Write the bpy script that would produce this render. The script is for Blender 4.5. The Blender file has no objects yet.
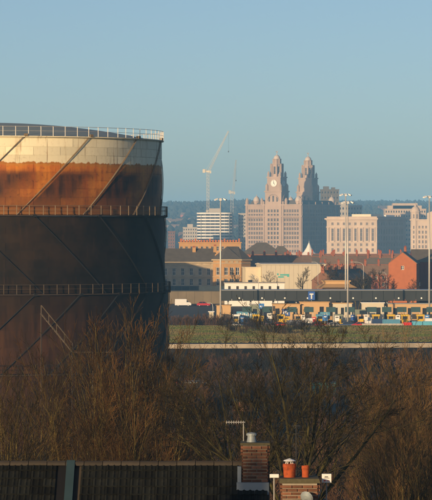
import bpy, math, random
from mathutils import Vector, Matrix, Quaternion

sc = bpy.context.scene
COL = sc.collection
R = math.radians
# ------------------------------------------------------------------ camera, sky, sun, exposure
F = 3090.0            # focal length in photo pixels (photo 432 x 500)
HY = 230.0            # horizon line in the photo
CZ = 27.0             # eye height above the toll plaza
cam = bpy.data.cameras.new('camera')
cam.sensor_fit = 'HORIZONTAL'; cam.sensor_width = 36.0
cam.lens = 36.0 * F / 432.0
cam.shift_y = -(250.0 - HY) / 432.0
cam.clip_start = 1.0; cam.clip_end = 30000.0
camo = bpy.data.objects.new('camera', cam); COL.objects.link(camo)
camo.location = (0, 0, CZ); camo.rotation_euler = (R(90), 0, 0)
sc.camera = camo

SUN_AZ, SUN_EL = 32.0, 8.0       # degrees left of straight-behind, degrees up
TOSUN = Vector((-math.sin(R(SUN_AZ)) * math.cos(R(SUN_EL)), -math.cos(R(SUN_AZ)) * math.cos(R(SUN_EL)), math.sin(R(SUN_EL))))
w = bpy.data.worlds.new('World'); sc.world = w; w.use_nodes = True
nt = w.node_tree; bg = nt.nodes['Background']
sky = nt.nodes.new('ShaderNodeTexSky'); sky.sky_type = 'NISHITA'; sky.sun_disc = False
sky.sun_elevation = R(SUN_EL); sky.sun_rotation = math.atan2(TOSUN.x, TOSUN.y)
sky.air_density = 0.55; sky.dust_density = 0.8; sky.ozone_density = 1.8; sky.altitude = 0
tint = nt.nodes.new('ShaderNodeVectorMath'); tint.operation = 'MULTIPLY'; tint.inputs[1].default_value = (1.03, 0.95, 0.88)   # one even white balance for the whole sky
nt.links.new(sky.outputs[0], tint.inputs[0]); nt.links.new(tint.outputs[0], bg.inputs[0]); bg.inputs[1].default_value = 0.118
sl = bpy.data.lights.new('sun', 'SUN'); sl.energy = 4.8; sl.angle = R(0.5); sl.color = (1.0, 0.70, 0.38)
so = bpy.data.objects.new('sun', sl); COL.objects.link(so)
so.rotation_euler = TOSUN.to_track_quat('Z', 'Y').to_euler(); so.location = (-300, -300, 200)
vs = sc.view_settings
vs.view_transform = 'Standard'; vs.look = 'None'; vs.exposure = 0.15; vs.gamma = 1.0; vs.use_curve_mapping = False
sc.render.engine = 'CYCLES'
sc.cycles.use_denoising = True
sc.cycles.max_bounces = 6; sc.cycles.volume_bounces = 2; sc.cycles.diffuse_bounces = 3

# ------------------------------------------------------------------ photo pixel -> place helpers
def X(px, D): return (px - 216.0) * D / F
def Z(py, D): return CZ + (HY - py) * D / F

# ------------------------------------------------------------------ terrain profile
PROFILE = [(-400, 22), (-60, 19), (0, 15), (75, 13.4), (150, 9.5), (250, 4), (350, 0.5), (450, -2.2), (560, -2.5), (634, -2.5),
           (636, 3.2), (650, 3.2), (770, 3.0), (800, 1.0), (905, 1.0), (1000, 3), (1120, 4.5), (1300, 7.0), (1500, 6), (1700, 3),
           (1800, -1), (1830, -5), (2650, -5), (2680, 2), (3250, 3), (4200, 14), (5200, 42), (6200, 64), (7200, 72), (8500, 74)]
def skew(x, y):
    k = max(0, min(1, (y - 500) / 100)) * max(0, min(1, (790 - y) / 100))
    return 0.11 * max(-150, min(150, x)) * k
def prof(y):
    for (a, za), (b, zb) in zip(PROFILE, PROFILE[1:]):
        if a <= y <= b: return za + (zb - za) * (y - a) / (b - a)
    return PROFILE[0][1] if y < PROFILE[0][0] else PROFILE[-1][1]
def ground_z(x, y): return prof(y - skew(x, y)) + hillbump(x, y)
def hillbump(x, y):
    if y < 3400: return 0.0
    k = min(1, (y - 3400) / 2500)
    return k * (9 * math.sin(x / 310 + 1.0) + 5 * math.sin(x / 121 + y / 300) + 3 * math.sin(x / 47 + y / 170))

# ------------------------------------------------------------------ mesh builder
class MB:
    def __init__(s): s.v = []; s.f = []; s.m = []; s.cm = 0
    def face(s, pts):
        n = len(s.v); s.v += [tuple(p) for p in pts]; s.f.append(tuple(range(n, n + len(pts)))); s.m.append(s.cm)
    def box(s, x0, x1, y0, y1, z0, z1, M=None):
        c = [(x0, y0, z0), (x1, y0, z0), (x1, y1, z0), (x0, y1, z0), (x0, y0, z1), (x1, y0, z1), (x1, y1, z1), (x0, y1, z1)]
        if M: c = [tuple(M @ Vector(p)) for p in c]
        n = len(s.v); s.v += c
        for q in ((0, 3, 2, 1), (4, 5, 6, 7), (0, 1, 5, 4), (1, 2, 6, 5), (2, 3, 7, 6), (3, 0, 4, 7)):
            s.f.append(tuple(n + i for i in q)); s.m.append(s.cm)
        return s
    def prism(s, poly, z0, z1, scale=1.0, cx=0, cy=0):       # vertical extrusion of a CCW plan polygon, optionally tapering
        n = len(s.v); k = len(poly)
        s.v += [(x, y, z0) for x, y in poly] + [(cx + (x - cx) * scale, cy + (y - cy) * scale, z1) for x, y in poly]
        for i in range(k):
            j = (i + 1) % k; s.f.append((n + i, n + j, n + k + j, n + k + i)); s.m.append(s.cm)
        s.f.append(tuple(n + i for i in reversed(range(k)))); s.f.append(tuple(n + k + i for i in range(k))); s.m += [s.cm] * 2
        return s
    def extr(s, prof, axis, a, b):           # profile polygon swept along an axis: 'x': (y,z) pts, 'y': (x,z) pts
        k = len(prof); n = len(s.v)
        mk = (lambda t, p: (t, p[0], p[1])) if axis == 'x' else (lambda t, p: (p[0], t, p[1]))
        s.v += [mk(a, p) for p in prof] + [mk(b, p) for p in prof]
        for i in range(k):
            j = (i + 1) % k; s.f.append((n + i, n + j, n + k + j, n + k + i)); s.m.append(s.cm)
        s.f.append(tuple(n + i for i in range(k))); s.f.append(tuple(n + k + i for i in reversed(range(k)))); s.m += [s.cm] * 2
        return s
    def path(s, pts, rad, n=5, cap=True):
        b = len(s.v); k = len(pts)
        for i in range(k):
            a, c = pts[max(0, i - 1)], pts[min(k - 1, i + 1)]
            dx, dy, dz = c[0] - a[0], c[1] - a[1], c[2] - a[2]
            l = math.sqrt(dx * dx + dy * dy + dz * dz) or 1e-9
            dx /= l; dy /= l; dz /= l
            if abs(dz) < 0.9: ux, uy, uz = -dy, dx, 0.0
            else: ux, uy, uz = 0.0, -dz, dy
            l = math.sqrt(ux * ux + uy * uy + uz * uz); ux /= l; uy /= l; uz /= l
            wx, wy, wz = dy * uz - dz * uy, dz * ux - dx * uz, dx * uy - dy * ux
            r = rad[i]; p = pts[i]
            for j in range(n):
                t = 6.2831853 * j / n; ca, sa = math.cos(t) * r, math.sin(t) * r
                s.v.append((p[0] + ux * ca + wx * sa, p[1] + uy * ca + wy * sa, p[2] + uz * ca + wz * sa))
        for i in range(k - 1):
            for j in range(n):
                j2 = (j + 1) % n
                s.f.append((b + i * n + j, b + i * n + j2, b + (i + 1) * n + j2, b + (i + 1) * n + j)); s.m.append(s.cm)
        if cap:
            s.f.append(tuple(b + j for j in reversed(range(n)))); s.f.append(tuple(b + (k - 1) * n + j for j in range(n))); s.m += [s.cm] * 2
        return s
    def bar(s, p, q, r, n=4, r2=None): return s.path([p, q], [r, r if r2 is None else r2], n)
    def lathe(s, prof, n=24, c=(0, 0, 0), a0=0.0, a1=6.2831853):
        b = len(s.v); k = len(prof); full = abs(a1 - a0 - 6.2831853) < 1e-4
        m = n if full else n + 1
        for r, z in prof:
            for j in range(m):
                t = a0 + (a1 - a0) * j / n
                s.v.append((c[0] + r * math.sin(t), c[1] - r * math.cos(t), c[2] + z))
        for i in range(k - 1):
            for j in range(n):
                j2 = (j + 1) % m
                s.f.append((b + i * m + j, b + i * m + j2, b + (i + 1) * m + j2, b + (i + 1) * m + j)); s.m.append(s.cm)
        return s
    def mesh(s, name, mats, smooth=False):
        me = bpy.data.meshes.new(name); me.from_pydata(s.v, [], s.f)
        for m in (mats if isinstance(mats, (list, tuple)) else [mats]): me.materials.append(m)
        if len(set(s.m)) > 1: me.polygons.foreach_set('material_index', s.m)
        if smooth: me.polygons.foreach_set('use_smooth', [True] * len(me.polygons))
        me.update(); return me
    def build(s, name, mats, parent=None, smooth=False, loc=None, rz=0):
        return obj(name, s.mesh(name, mats, smooth), parent, loc, rz)

def obj(name, me, parent=None, loc=None, rz=0):
    o = bpy.data.objects.new(name, me); COL.objects.link(o)
    if parent: o.parent = parent
    if loc: o.location = loc
    if rz: o.rotation_euler = (0, 0, rz)
    return o
def tag(o, label, cat, group=None):
    o['label'] = label; o['category'] = cat
    if group: o['group'] = group
    return o
def thing(name, label, cat, loc, rz=0, group=None):
    o = bpy.data.objects.new(name, None); COL.objects.link(o); o.empty_display_size = 0.3
    o.location = loc; o.rotation_euler = (0, 0, rz)
    return tag(o, label, cat, group)
def struct(name, mb, mat, smooth=False):
    o = mb.build(name, mat, None, smooth); o['kind'] = 'structure'; return o
def kids(o): return KIDS.get(o.name) or list(o.children)
KIDS = {}
def copy_tree(o, parent=None, ch_map=None):
    c = o.copy(); COL.objects.link(c); c.parent = parent
    for ch in list(CH.get(o.name, ())): copy_tree(ch, c)
    return c
CH = {}
def freeze(o):                       # remember a finished thing's tree so it can be copied cheaply
    def rec(p):
        CH[p.name] = [x for x in p.children]
        for x in CH[p.name]: rec(x)
    rec(o); return o

# ------------------------------------------------------------------ materials
def mat(name, col, rough=0.8, var=0.18, scale=1.0, bump=0.0, metal=0.0, col2=None, detail=5, objvar=0.0, spec=0.3, coords='OBJ', stretch=(1, 1, 1), c2at=(0.45, 0.65)):
    m = bpy.data.materials.new(name); m.use_nodes = True
    n = m.node_tree.nodes; l = m.node_tree.links; b = n['Principled BSDF']
    b.inputs['Roughness'].default_value = rough; b.inputs['Metallic'].default_value = metal
    b.inputs['Specular IOR Level'].default_value = spec
    if coords == 'OBJ':
        tc = n.new('ShaderNodeTexCoord'); co = tc.outputs['Object']
    else:
        tc = n.new('ShaderNodeNewGeometry'); co = tc.outputs['Position']
    mp = n.new('ShaderNodeMapping'); mp.inputs['Scale'].default_value = stretch; l.new(co, mp.inputs[0])
    nz = n.new('ShaderNodeTexNoise'); nz.inputs['Scale'].default_value = scale; nz.inputs['Detail'].default_value = detail
    l.new(mp.outputs[0], nz.inputs['Vector'])
    mx = n.new('ShaderNodeMix'); mx.data_type = 'RGBA'
    if col2 is None:
        mx.inputs['A'].default_value = (*[c * (1 - var) for c in col], 1); mx.inputs['B'].default_value = (*[min(1, c * (1 + var)) for c in col], 1)
        l.new(nz.outputs['Fac'], mx.inputs['Factor'])
    else:
        mx.inputs['A'].default_value = (*col, 1); mx.inputs['B'].default_value = (*col2, 1)
        rp = n.new('ShaderNodeMapRange'); rp.inputs['From Min'].default_value = c2at[0]; rp.inputs['From Max'].default_value = c2at[1]
        l.new(nz.outputs['Fac'], rp.inputs['Value']); l.new(rp.outputs[0], mx.inputs['Factor'])
    out = mx.outputs['Result']
    if objvar:
        oi = n.new('ShaderNodeObjectInfo'); r2 = n.new('ShaderNodeMapRange'); r2.inputs['To Min'].default_value = 1 - objvar; r2.inputs['To Max'].default_value = 1 + objvar
        l.new(oi.outputs['Random'], r2.inputs['Value'])
        vm = n.new('ShaderNodeVectorMath'); vm.operation = 'SCALE'; l.new(out, vm.inputs[0]); l.new(r2.outputs[0], vm.inputs['Scale']); out = vm.outputs[0]
    l.new(out, b.inputs['Base Color'])
    if bump:
        bp = n.new('ShaderNodeBump'); bp.inputs['Strength'].default_value = 0.6; bp.inputs['Distance'].default_value = bump
        l.new(nz.outputs['Fac'], bp.inputs['Height']); l.new(bp.outputs[0], b.inputs['Normal'])
    return m
M = {}
def dm(key, *a, **k): M[key] = mat(key, *a, **k)
dm('granite', (0.40, 0.295, 0.225), 0.85, scale=0.09, var=0.38, objvar=0.06, stretch=(1, 1, .5))
dm('portland', (0.53, 0.41, 0.305), 0.85, scale=0.09, var=0.3, objvar=0.06, stretch=(1, 1, .5))
dm('sandstone', (0.46, 0.37, 0.25), 0.9, scale=0.5, col2=(0.33, 0.27, 0.19), c2at=(0.4, 0.7))
dm('sandstone_trim', (0.42, 0.33, 0.21), 0.9, scale=0.8, var=0.15)
dm('red_brick', (0.30, 0.105, 0.055), 0.9, scale=0.9, var=0.25, objvar=0.12)
dm('orange_brick', (0.40, 0.13, 0.05), 0.9, scale=0.8, var=0.2)
dm('buff_brick', (0.45, 0.26, 0.11), 0.9, scale=0.5, var=0.2)
dm('brown_brick', (0.20, 0.10, 0.06), 0.9, scale=0.8, var=0.25, objvar=0.15)
dm('slate', (0.12, 0.105, 0.085), 0.75, scale=0.7, var=0.3, objvar=0.15)
dm('tile_roof_far', (0.20, 0.13, 0.085), 0.85, scale=0.8, var=0.3, objvar=0.18)
dm('glass_dark', (0.03, 0.035, 0.045), 0.15, var=0.1, spec=0.5)
dm('glass_far', (0.035, 0.035, 0.04), 0.35, var=0.1, spec=0.3)
dm('white_paint', (0.75, 0.73, 0.69), 0.5, scale=2, var=0.06)
dm('cream_paint', (0.70, 0.60, 0.42), 0.6, scale=0.5, var=0.08)
dm('pale_sheet', (0.58, 0.52, 0.40), 0.5, scale=0.4, var=0.08)
dm('tan_render', (0.55, 0.36, 0.18), 0.8, scale=0.6, var=0.1)
dm('canopy_dark', (0.028, 0.033, 0.035), 0.6, scale=0.3, var=0.3)
dm('canopy_brown', (0.17, 0.135, 0.085), 0.7, scale=0.3, var=0.3)
dm('steel_grey', (0.35, 0.35, 0.34), 0.45, scale=3, var=0.12, metal=0.4)
dm('galv', (0.55, 0.53, 0.49), 0.45, scale=3, var=0.1, metal=0.3)
dm('dark_steel', (0.05, 0.05, 0.05), 0.5, scale=3, var=0.2)
dm('crane_paint', (0.62, 0.55, 0.42), 0.5, scale=1, var=0.1)
dm('crane_grey', (0.40, 0.41, 0.40), 0.5, scale=1, var=0.1)
dm('concrete', (0.42, 0.38, 0.33), 0.9, scale=1.2, var=0.2)
dm('parapet', (0.42, 0.36, 0.28), 0.85, scale=0.35, col2=(0.3, 0.26, 0.2), coords='W', objvar=.12)
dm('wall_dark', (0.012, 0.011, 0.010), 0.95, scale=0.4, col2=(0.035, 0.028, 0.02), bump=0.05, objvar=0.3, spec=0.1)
dm('asphalt', (0.055, 0.054, 0.052), 0.9, scale=0.3, var=0.25, coords='W')
dm('yard', (0.05, 0.042, 0.03), 0.9, scale=0.15, var=0.35, coords='W')
dm('grass', (0.09, 0.10, 0.03), 0.95, scale=0.12, col2=(0.15, 0.12, 0.05), coords='W', bump=0.1)
dm('ground', (0.03, 0.03, 0.014), 0.95, scale=0.06, col2=(0.04, 0.028, 0.016), coords='W', bump=0.15)
dm('water', (0.05, 0.06, 0.07), 0.12, var=0.1, scale=0.02)
dm('woodland', (0.04, 0.045, 0.03), 0.95, scale=0.01, var=0.15, coords='W')
dm('bark', (0.075, 0.054, 0.018), 0.95, scale=2.5, col2=(0.15, 0.115, 0.034), coords='W')
dm('twig_brown', (0.016, 0.011, 0.005), 0.95, scale=0.9, col2=(0.085, 0.05, 0.016), c2at=(.42, .62), coords='W')
dm('twig_dark', (0.010, 0.008, 0.004), 0.95, scale=0.9, col2=(0.045, 0.034, 0.012), c2at=(.42, .64), coords='W')
dm('twig_rust', (0.022, 0.013, 0.006), 0.95, scale=0.9, col2=(0.12, 0.06, 0.018), c2at=(.42, .62), coords='W')
dm('twig_red', (0.10, 0.052, 0.024), 0.95, scale=0.8, var=0.3, coords='W')
dm('yellow_paint', (0.58, 0.38, 0.03), 0.45, scale=2, var=0.08)
dm('blue_paint', (0.03, 0.10, 0.36), 0.45, scale=2, var=0.1)
dm('skyblue_paint', (0.09, 0.27, 0.42), 0.5, scale=1.5, var=0.15)
dm('red_paint', (0.60, 0.03, 0.025), 0.45, scale=2, var=0.1)
dm('teal_paint', (0.015, 0.10, 0.11), 0.5, scale=1.0, var=0.2)
dm('green_grey', (0.20, 0.23, 0.18), 0.6, scale=1.0, var=0.15)
dm('maroon_sheet', (0.16, 0.028, 0.03), 0.6, scale=0.8, var=0.2, objvar=0.1)
dm('tyre', (0.02, 0.02, 0.02), 0.9)
dm('car_white', (0.70, 0.70, 0.69), 0.3, var=0.03, spec=0.5)
dm('car_silver', (0.42, 0.43, 0.45), 0.3, var=0.03, metal=0.5, spec=0.5)
dm('car_red', (0.42, 0.02, 0.02), 0.3, var=0.03, spec=0.5)
dm('car_blue', (0.035, 0.065, 0.15), 0.3, var=0.03, spec=0.5)
dm('car_black', (0.02, 0.02, 0.022), 0.25, var=0.03, spec=0.5)
dm('lamp_white', (0.8, 0.8, 0.78), 0.3, var=0.02)
dm('lamp_red', (0.5, 0.02, 0.02), 0.3, var=0.02)
dm('terracotta', (0.40, 0.085, 0.03), 0.9, scale=9, col2=(0.14, 0.04, 0.02), c2at=(.45, .75), spec=.15)
dm('near_brick', (0.18, 0.08, 0.045), 0.9, scale=5, col2=(0.06, 0.035, 0.025), c2at=(.42, .7), objvar=0.5)
dm('mortar', (0.30, 0.27, 0.22), 0.95, scale=12, var=0.25)
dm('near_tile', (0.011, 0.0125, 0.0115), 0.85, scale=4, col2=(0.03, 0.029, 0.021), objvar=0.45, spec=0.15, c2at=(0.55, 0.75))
dm('ridge_tile', (0.05, 0.042, 0.033), 0.85, scale=6, var=0.3, objvar=0.2)
dm('lead', (0.26, 0.30, 0.32), 0.55, scale=3, var=0.2, metal=0.2)
dm('moss', (0.09, 0.08, 0.045), 0.95, scale=14, var=0.4, bump=0.02)
dm('plastic_white', (0.75, 0.74, 0.72), 0.4, var=0.04)
dm('copper_dome', (0.50, 0.42, 0.36), 0.7, scale=0.8, var=0.1)
dm('dome_steel', (0.27, 0.31, 0.29), 0.55, scale=0.35, var=0.18)
dm('hull_seam', (0.05, 0.035, 0.025), 0.9, scale=1, var=0.3)
dm('dark_timber', (0.06, 0.05, 0.04), 0.9, scale=3, var=0.3)  # plain dark brown for depot doors and the roof deck
dm('teal_bright', (0.10, 0.42, 0.38), 0.5, var=0.1)
dm('tan_roof', (0.48, 0.30, 0.13), 0.7, scale=0.8, var=0.12)
dm('blue_bright', (0.05, 0.20, 0.55), 0.4, var=0.08)
dm('skyblue_bright', (0.12, 0.42, 0.58), 0.5, scale=1.0, var=0.12)
dm('hoarding', (0.03, 0.045, 0.06), 0.7, scale=0.8, var=0.2, objvar=0.1)
dm('grass_blade', (0.10, 0.13, 0.03), 0.95, scale=0.09, col2=(0.17, 0.13, 0.055), c2at=(.4, .6), coords='W')
dm('rail_tan', (0.19, 0.14, 0.085), 0.6, scale=1, var=0.2)
dm('rail_dim', (0.075, 0.055, 0.035), 0.7, scale=1, var=0.2)
dm('board_teal', (0.03, 0.075, 0.085), 0.6, scale=1, var=0.2)
dm('rail_black', (0.010, 0.010, 0.011), 0.7, scale=1, var=0.2)
dm('strip_blue', (0.03, 0.058, 0.07), 0.6, scale=3, var=0.2)
dm('rail_mid', (0.26, 0.2, 0.14), 0.7, scale=1, var=0.2)
dm('rail_dim2', (0.13, 0.10, 0.065), 0.7, scale=1, var=0.2)
dm('bark_dark', (0.03, 0.026, 0.011), 0.95, scale=2.5, col2=(0.075, 0.066, 0.02), coords='W')
dm('twig_straw', (0.05, 0.03, 0.012), 0.95, scale=0.9, col2=(0.20, 0.115, 0.04), c2at=(.4, .6), coords='W')
# ================================================================== the setting
ys = sorted(set([p[0] for p in PROFILE] + [-200, 40, 110, 200, 300, 400, 500, 600, 620, 680, 720, 785, 850, 950, 1060, 1200, 1400, 1600]
                + list(range(3400, 8500, 300))))
xs = [-2500, -1800, -1200, -800, -500, -300, -150, -100, -60, -30, 0, 30, 60, 100, 150, 300, 500, 800, 1200, 1800, 2500]
xs = sorted(set(xs + list(range(-1500, 1501, 60))))
mb = MB()
for y in ys:
    for x in xs: mb.v.append((x, y + skew(x, y), prof(y) + hillbump(x, y)))
nx = len(xs)
for i in range(len(ys) - 1):
    for j in range(nx - 1):
        a = i * nx + j; mb.f.append((a, a + 1, a + nx + 1, a + nx)); mb.m.append(0)
struct('ground', mb, M['ground'])
mb = MB(); mb.face([(-2500, 1785, -2), (2500, 1785, -2), (2500, 2672, -2), (-2500, 2672, -2)]); struct('river', mb, M['water'])
def sheet(name, y0, y1, x0, x1, dz, m, n=24, step=12):
    mb = MB(); ysn = [y for y in ys if y0 < y < y1]; ysn = sorted(set([y0, y1] + ysn))
    xx = [x0 + (x1 - x0) * i / n for i in range(n + 1)]
    for y in ysn:
        for x in xx: mb.v.append((x, y + skew(x, y), prof(y) + dz))
    k = len(xx)
    for i in range(len(ysn) - 1):
        for j in range(k - 1): a = i * k + j; mb.f.append((a, a + 1, a + k + 1, a + k)); mb.m.append(0)
    return struct(name, mb, m)
sheet('grass_verge', 651, 798, -140, 140, 0.02, M['grass'])
sheet('road', 637, 649, -150, 150, 0.012, M['asphalt'])
sheet('plaza_road', 800, 1002, -140, 140, 0.012, M['asphalt'])
sheet('yard_pavement', 480, 628, -140, 140, 0.012, M['yard'])
# retaining wall of the road with its pale parapet (a thing of panels)
rw = thing('retaining_wall', 'dark retaining wall with pale concrete parapet along the raised road', 'wall', (0, 634, -2.6))
for i in range(30):
    x0 = -150 + 10 * i; x1 = x0 + 9.94
    y0, y1 = skew(x0, 634), skew(x1, 634)
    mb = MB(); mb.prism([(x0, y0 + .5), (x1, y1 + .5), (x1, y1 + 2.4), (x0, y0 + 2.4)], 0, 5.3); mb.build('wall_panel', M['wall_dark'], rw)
    mb = MB(); mb.prism([(x0, y0 + .3), (x1, y1 + .3), (x1, y1 + .85), (x0, y0 + .85)], 5.3, 6.05)
    mb.build('parapet_panel', M['parapet'], rw)
    mb = MB(); mb.prism([(x0, y0 + .15), (x1, y1 + .15), (x1, y1 + 1.0), (x0, y0 + 1.0)], 6.05, 6.2); mb.build('coping', M['parapet'], rw)
# post and rail fence along the verge edge
fn = thing('verge_fence', 'low steel post and rail fence along the grass verge', 'fence', (0, 655, 3.2))
mb = MB()
for zz in (0.55, 0.95):
    mb.path([(x, skew(x, 655), zz) for x in range(-40, 101, 20)], [0.025] * 8, 4)
mb.build('rail', M['dark_steel'], fn)
pm = MB().box(-.04, .04, -.05, .05, -.1, 1.05).mesh('post', M['dark_steel'])
for i in range(48):
    x = -40 + i * 2.9; obj('post', pm, fn, (x, skew(x, 655), 0))

# rough grass on the verge: upright blades that catch the low sun
mb = MB(); gr = random.Random(6)
for i in range(90000):
    y = 651 + 124 * gr.random() ** .8; px = gr.uniform(160, 442); x = X(px, y); yy = y + skew(x, y); z = prof(y)
    a = gr.uniform(0, 6.283); wd = gr.uniform(.10, .22); h = gr.uniform(.12, .4); dx, dy = math.cos(a) * wd, math.sin(a) * wd; lx, ly = gr.uniform(-.1, .1), gr.uniform(-.1, .1)
    n = len(mb.v); mb.v += [(x - dx, yy - dy, z), (x + dx, yy + dy, z), (x + lx, yy + ly, z + h)]; mb.f.append((n, n + 1, n + 2)); mb.m.append(0)
o = mb.build('grass', M['grass_blade']); o['kind'] = 'stuff'; o['label'] = 'rough green grass on the verge below the toll plaza'
# ================================================================== the gasholder
def gas_material(kind):
    m = bpy.data.materials.new('gasholder_' + kind); m.use_nodes = True
    n = m.node_tree.nodes; l = m.node_tree.links; b = n['Principled BSDF']
    b.inputs['Roughness'].default_value = 0.62; b.inputs['Specular IOR Level'].default_value = 0.3 if kind == 'upper' else 0.12
    geo = n.new('ShaderNodeNewGeometry'); sep = n.new('ShaderNodeSeparateXYZ'); l.new(geo.outputs['Position'], sep.inputs[0])
    def math_(op, a, c=None, d=None):
        q = n.new('ShaderNodeMath'); q.operation = op
        for i, v in enumerate((a, c, d)):
            if v is None: continue
            if isinstance(v, (int, float)): q.inputs[i].default_value = v
            else: l.new(v, q.inputs[i])
        return q.outputs[0]
    def noise(scale, vec, detail=6, rough=0.6):
        q = n.new('ShaderNodeTexNoise'); q.inputs['Scale'].default_value = scale; q.inputs['Detail'].default_value = detail; q.inputs['Roughness'].default_value = rough
        l.new(vec, q.inputs['Vector']); return q.outputs['Fac']
    def rng(v, a, c, t0=0.0, t1=1.0, smooth=True):
        q = n.new('ShaderNodeMapRange'); q.interpolation_type = 'SMOOTHSTEP' if smooth else 'LINEAR'
        q.inputs['From Min'].default_value = a; q.inputs['From Max'].default_value = c; q.inputs['To Min'].default_value = t0; q.inputs['To Max'].default_value = t1
        l.new(v, q.inputs['Value']); return q.outputs[0]
    def mix(f, a, c):
        q = n.new('ShaderNodeMix'); q.data_type = 'RGBA'
        if isinstance(f, float): q.inputs['Factor'].default_value = f
        else: l.new(f, q.inputs['Factor'])
        for k, v in (('A', a), ('B', c)):
            if isinstance(v, tuple): q.inputs[k].default_value = (*v, 1)
            else: l.new(v, q.inputs[k])
        return q.outputs['Result']
    th = math_('ARCTAN2', math_('SUBTRACT', sep.outputs[0], GX), math_('SUBTRACT', GY, sep.outputs[1]))
    arc = math_('MULTIPLY', th, GR)
    cyl = n.new('ShaderNodeCombineXYZ'); l.new(arc, cyl.inputs[0]); l.new(sep.outputs[2], cyl.inputs[2])
    strk = n.new('ShaderNodeMapping'); strk.inputs['Scale'].default_value = (1.0, 1, 0.12); l.new(cyl.outputs[0], strk.inputs[0])
    streak = noise(1.1, strk.outputs[0]); fine = noise(2.5, cyl.outputs[0]); big = noise(0.22, cyl.outputs[0], 4)
    z = sep.outputs[2]
    st2 = n.new('ShaderNodeMapping'); st2.inputs['Scale'].default_value = (2.5, 1, 0.1); l.new(cyl.outputs[0], st2.inputs[0]); strk2 = noise(1.0, st2.outputs[0], 3)
    if kind == 'upper':
        zz = math_('ADD', z, math_('MULTIPLY', math_('SUBTRACT', streak, 0.5), 1.3))
        cream = mix(rng(fine, 0.52, 0.75), (0.80, 0.73, 0.52), (0.66, 0.58, 0.40))
        cream = mix(rng(streak, 0.54, 0.70, 0, .8), cream, (0.42, 0.30, 0.14)); cream = mix(rng(strk2, .60, .68, 0, .8), cream, (0.30, 0.15, 0.05))
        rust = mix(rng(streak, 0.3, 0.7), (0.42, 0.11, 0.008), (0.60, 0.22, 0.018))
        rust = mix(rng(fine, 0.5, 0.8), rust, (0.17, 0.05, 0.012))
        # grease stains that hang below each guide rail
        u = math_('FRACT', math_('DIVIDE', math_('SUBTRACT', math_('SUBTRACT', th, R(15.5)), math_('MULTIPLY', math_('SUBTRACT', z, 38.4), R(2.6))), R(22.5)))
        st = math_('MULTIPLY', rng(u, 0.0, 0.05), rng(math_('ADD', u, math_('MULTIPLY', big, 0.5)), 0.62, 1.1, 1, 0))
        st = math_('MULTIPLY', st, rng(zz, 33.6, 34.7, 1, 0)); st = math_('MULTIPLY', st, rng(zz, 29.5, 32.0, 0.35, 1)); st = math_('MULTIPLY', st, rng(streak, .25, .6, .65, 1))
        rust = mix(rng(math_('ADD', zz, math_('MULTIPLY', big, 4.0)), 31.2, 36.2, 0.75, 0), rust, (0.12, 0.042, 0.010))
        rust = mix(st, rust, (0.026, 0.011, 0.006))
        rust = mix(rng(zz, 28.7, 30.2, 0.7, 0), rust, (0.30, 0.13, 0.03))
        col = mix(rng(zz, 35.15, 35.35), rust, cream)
        lowband = math_('MULTIPLY', rng(zz, 34.75, 34.95), rng(zz, 35.2, 35.3, 1, 0))
        col = mix(math_('MULTIPLY', lowband, 0.5), col, (0.42, 0.2, 0.03))
    else:
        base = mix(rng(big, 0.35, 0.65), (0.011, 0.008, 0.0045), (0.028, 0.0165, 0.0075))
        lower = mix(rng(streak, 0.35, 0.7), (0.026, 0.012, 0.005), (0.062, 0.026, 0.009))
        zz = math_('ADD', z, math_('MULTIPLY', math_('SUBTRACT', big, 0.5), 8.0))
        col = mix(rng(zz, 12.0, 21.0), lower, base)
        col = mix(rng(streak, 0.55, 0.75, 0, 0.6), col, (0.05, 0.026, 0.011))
    oi = n.new('ShaderNodeObjectInfo'); vm = n.new('ShaderNodeVectorMath'); vm.operation = 'SCALE'; l.new(col, vm.inputs[0]); l.new(rng(oi.outputs['Random'], 0, 1, .84, 1.1, False), vm.inputs['Scale'])
    l.new(vm.outputs[0], b.inputs['Base Color'])
    bp = n.new('ShaderNodeBump'); bp.inputs['Strength'].default_value = 0.4; bp.inputs['Distance'].default_value = 0.05
    l.new(big, bp.inputs['Height']); l.new(bp.outputs[0], b.inputs['Normal'])
    return m
GY = 400.0; GX = X(-10, GY); GR = 22.2; GB = -1.2
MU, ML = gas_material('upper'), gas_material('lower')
gh = thing('gasholder', 'huge rusty spiral-guided gasholder with cream top band and dark lower lifts', 'gasholder', (GX, GY, GB))
tops = [38.4, 28.7, 19.0, 9.2]; bots = [28.9, 19.2, 9.4, GB - 0.5]
rad = [GR, GR + .39, GR + .78, GR + 1.17]
rng = random.Random(5)
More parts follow.
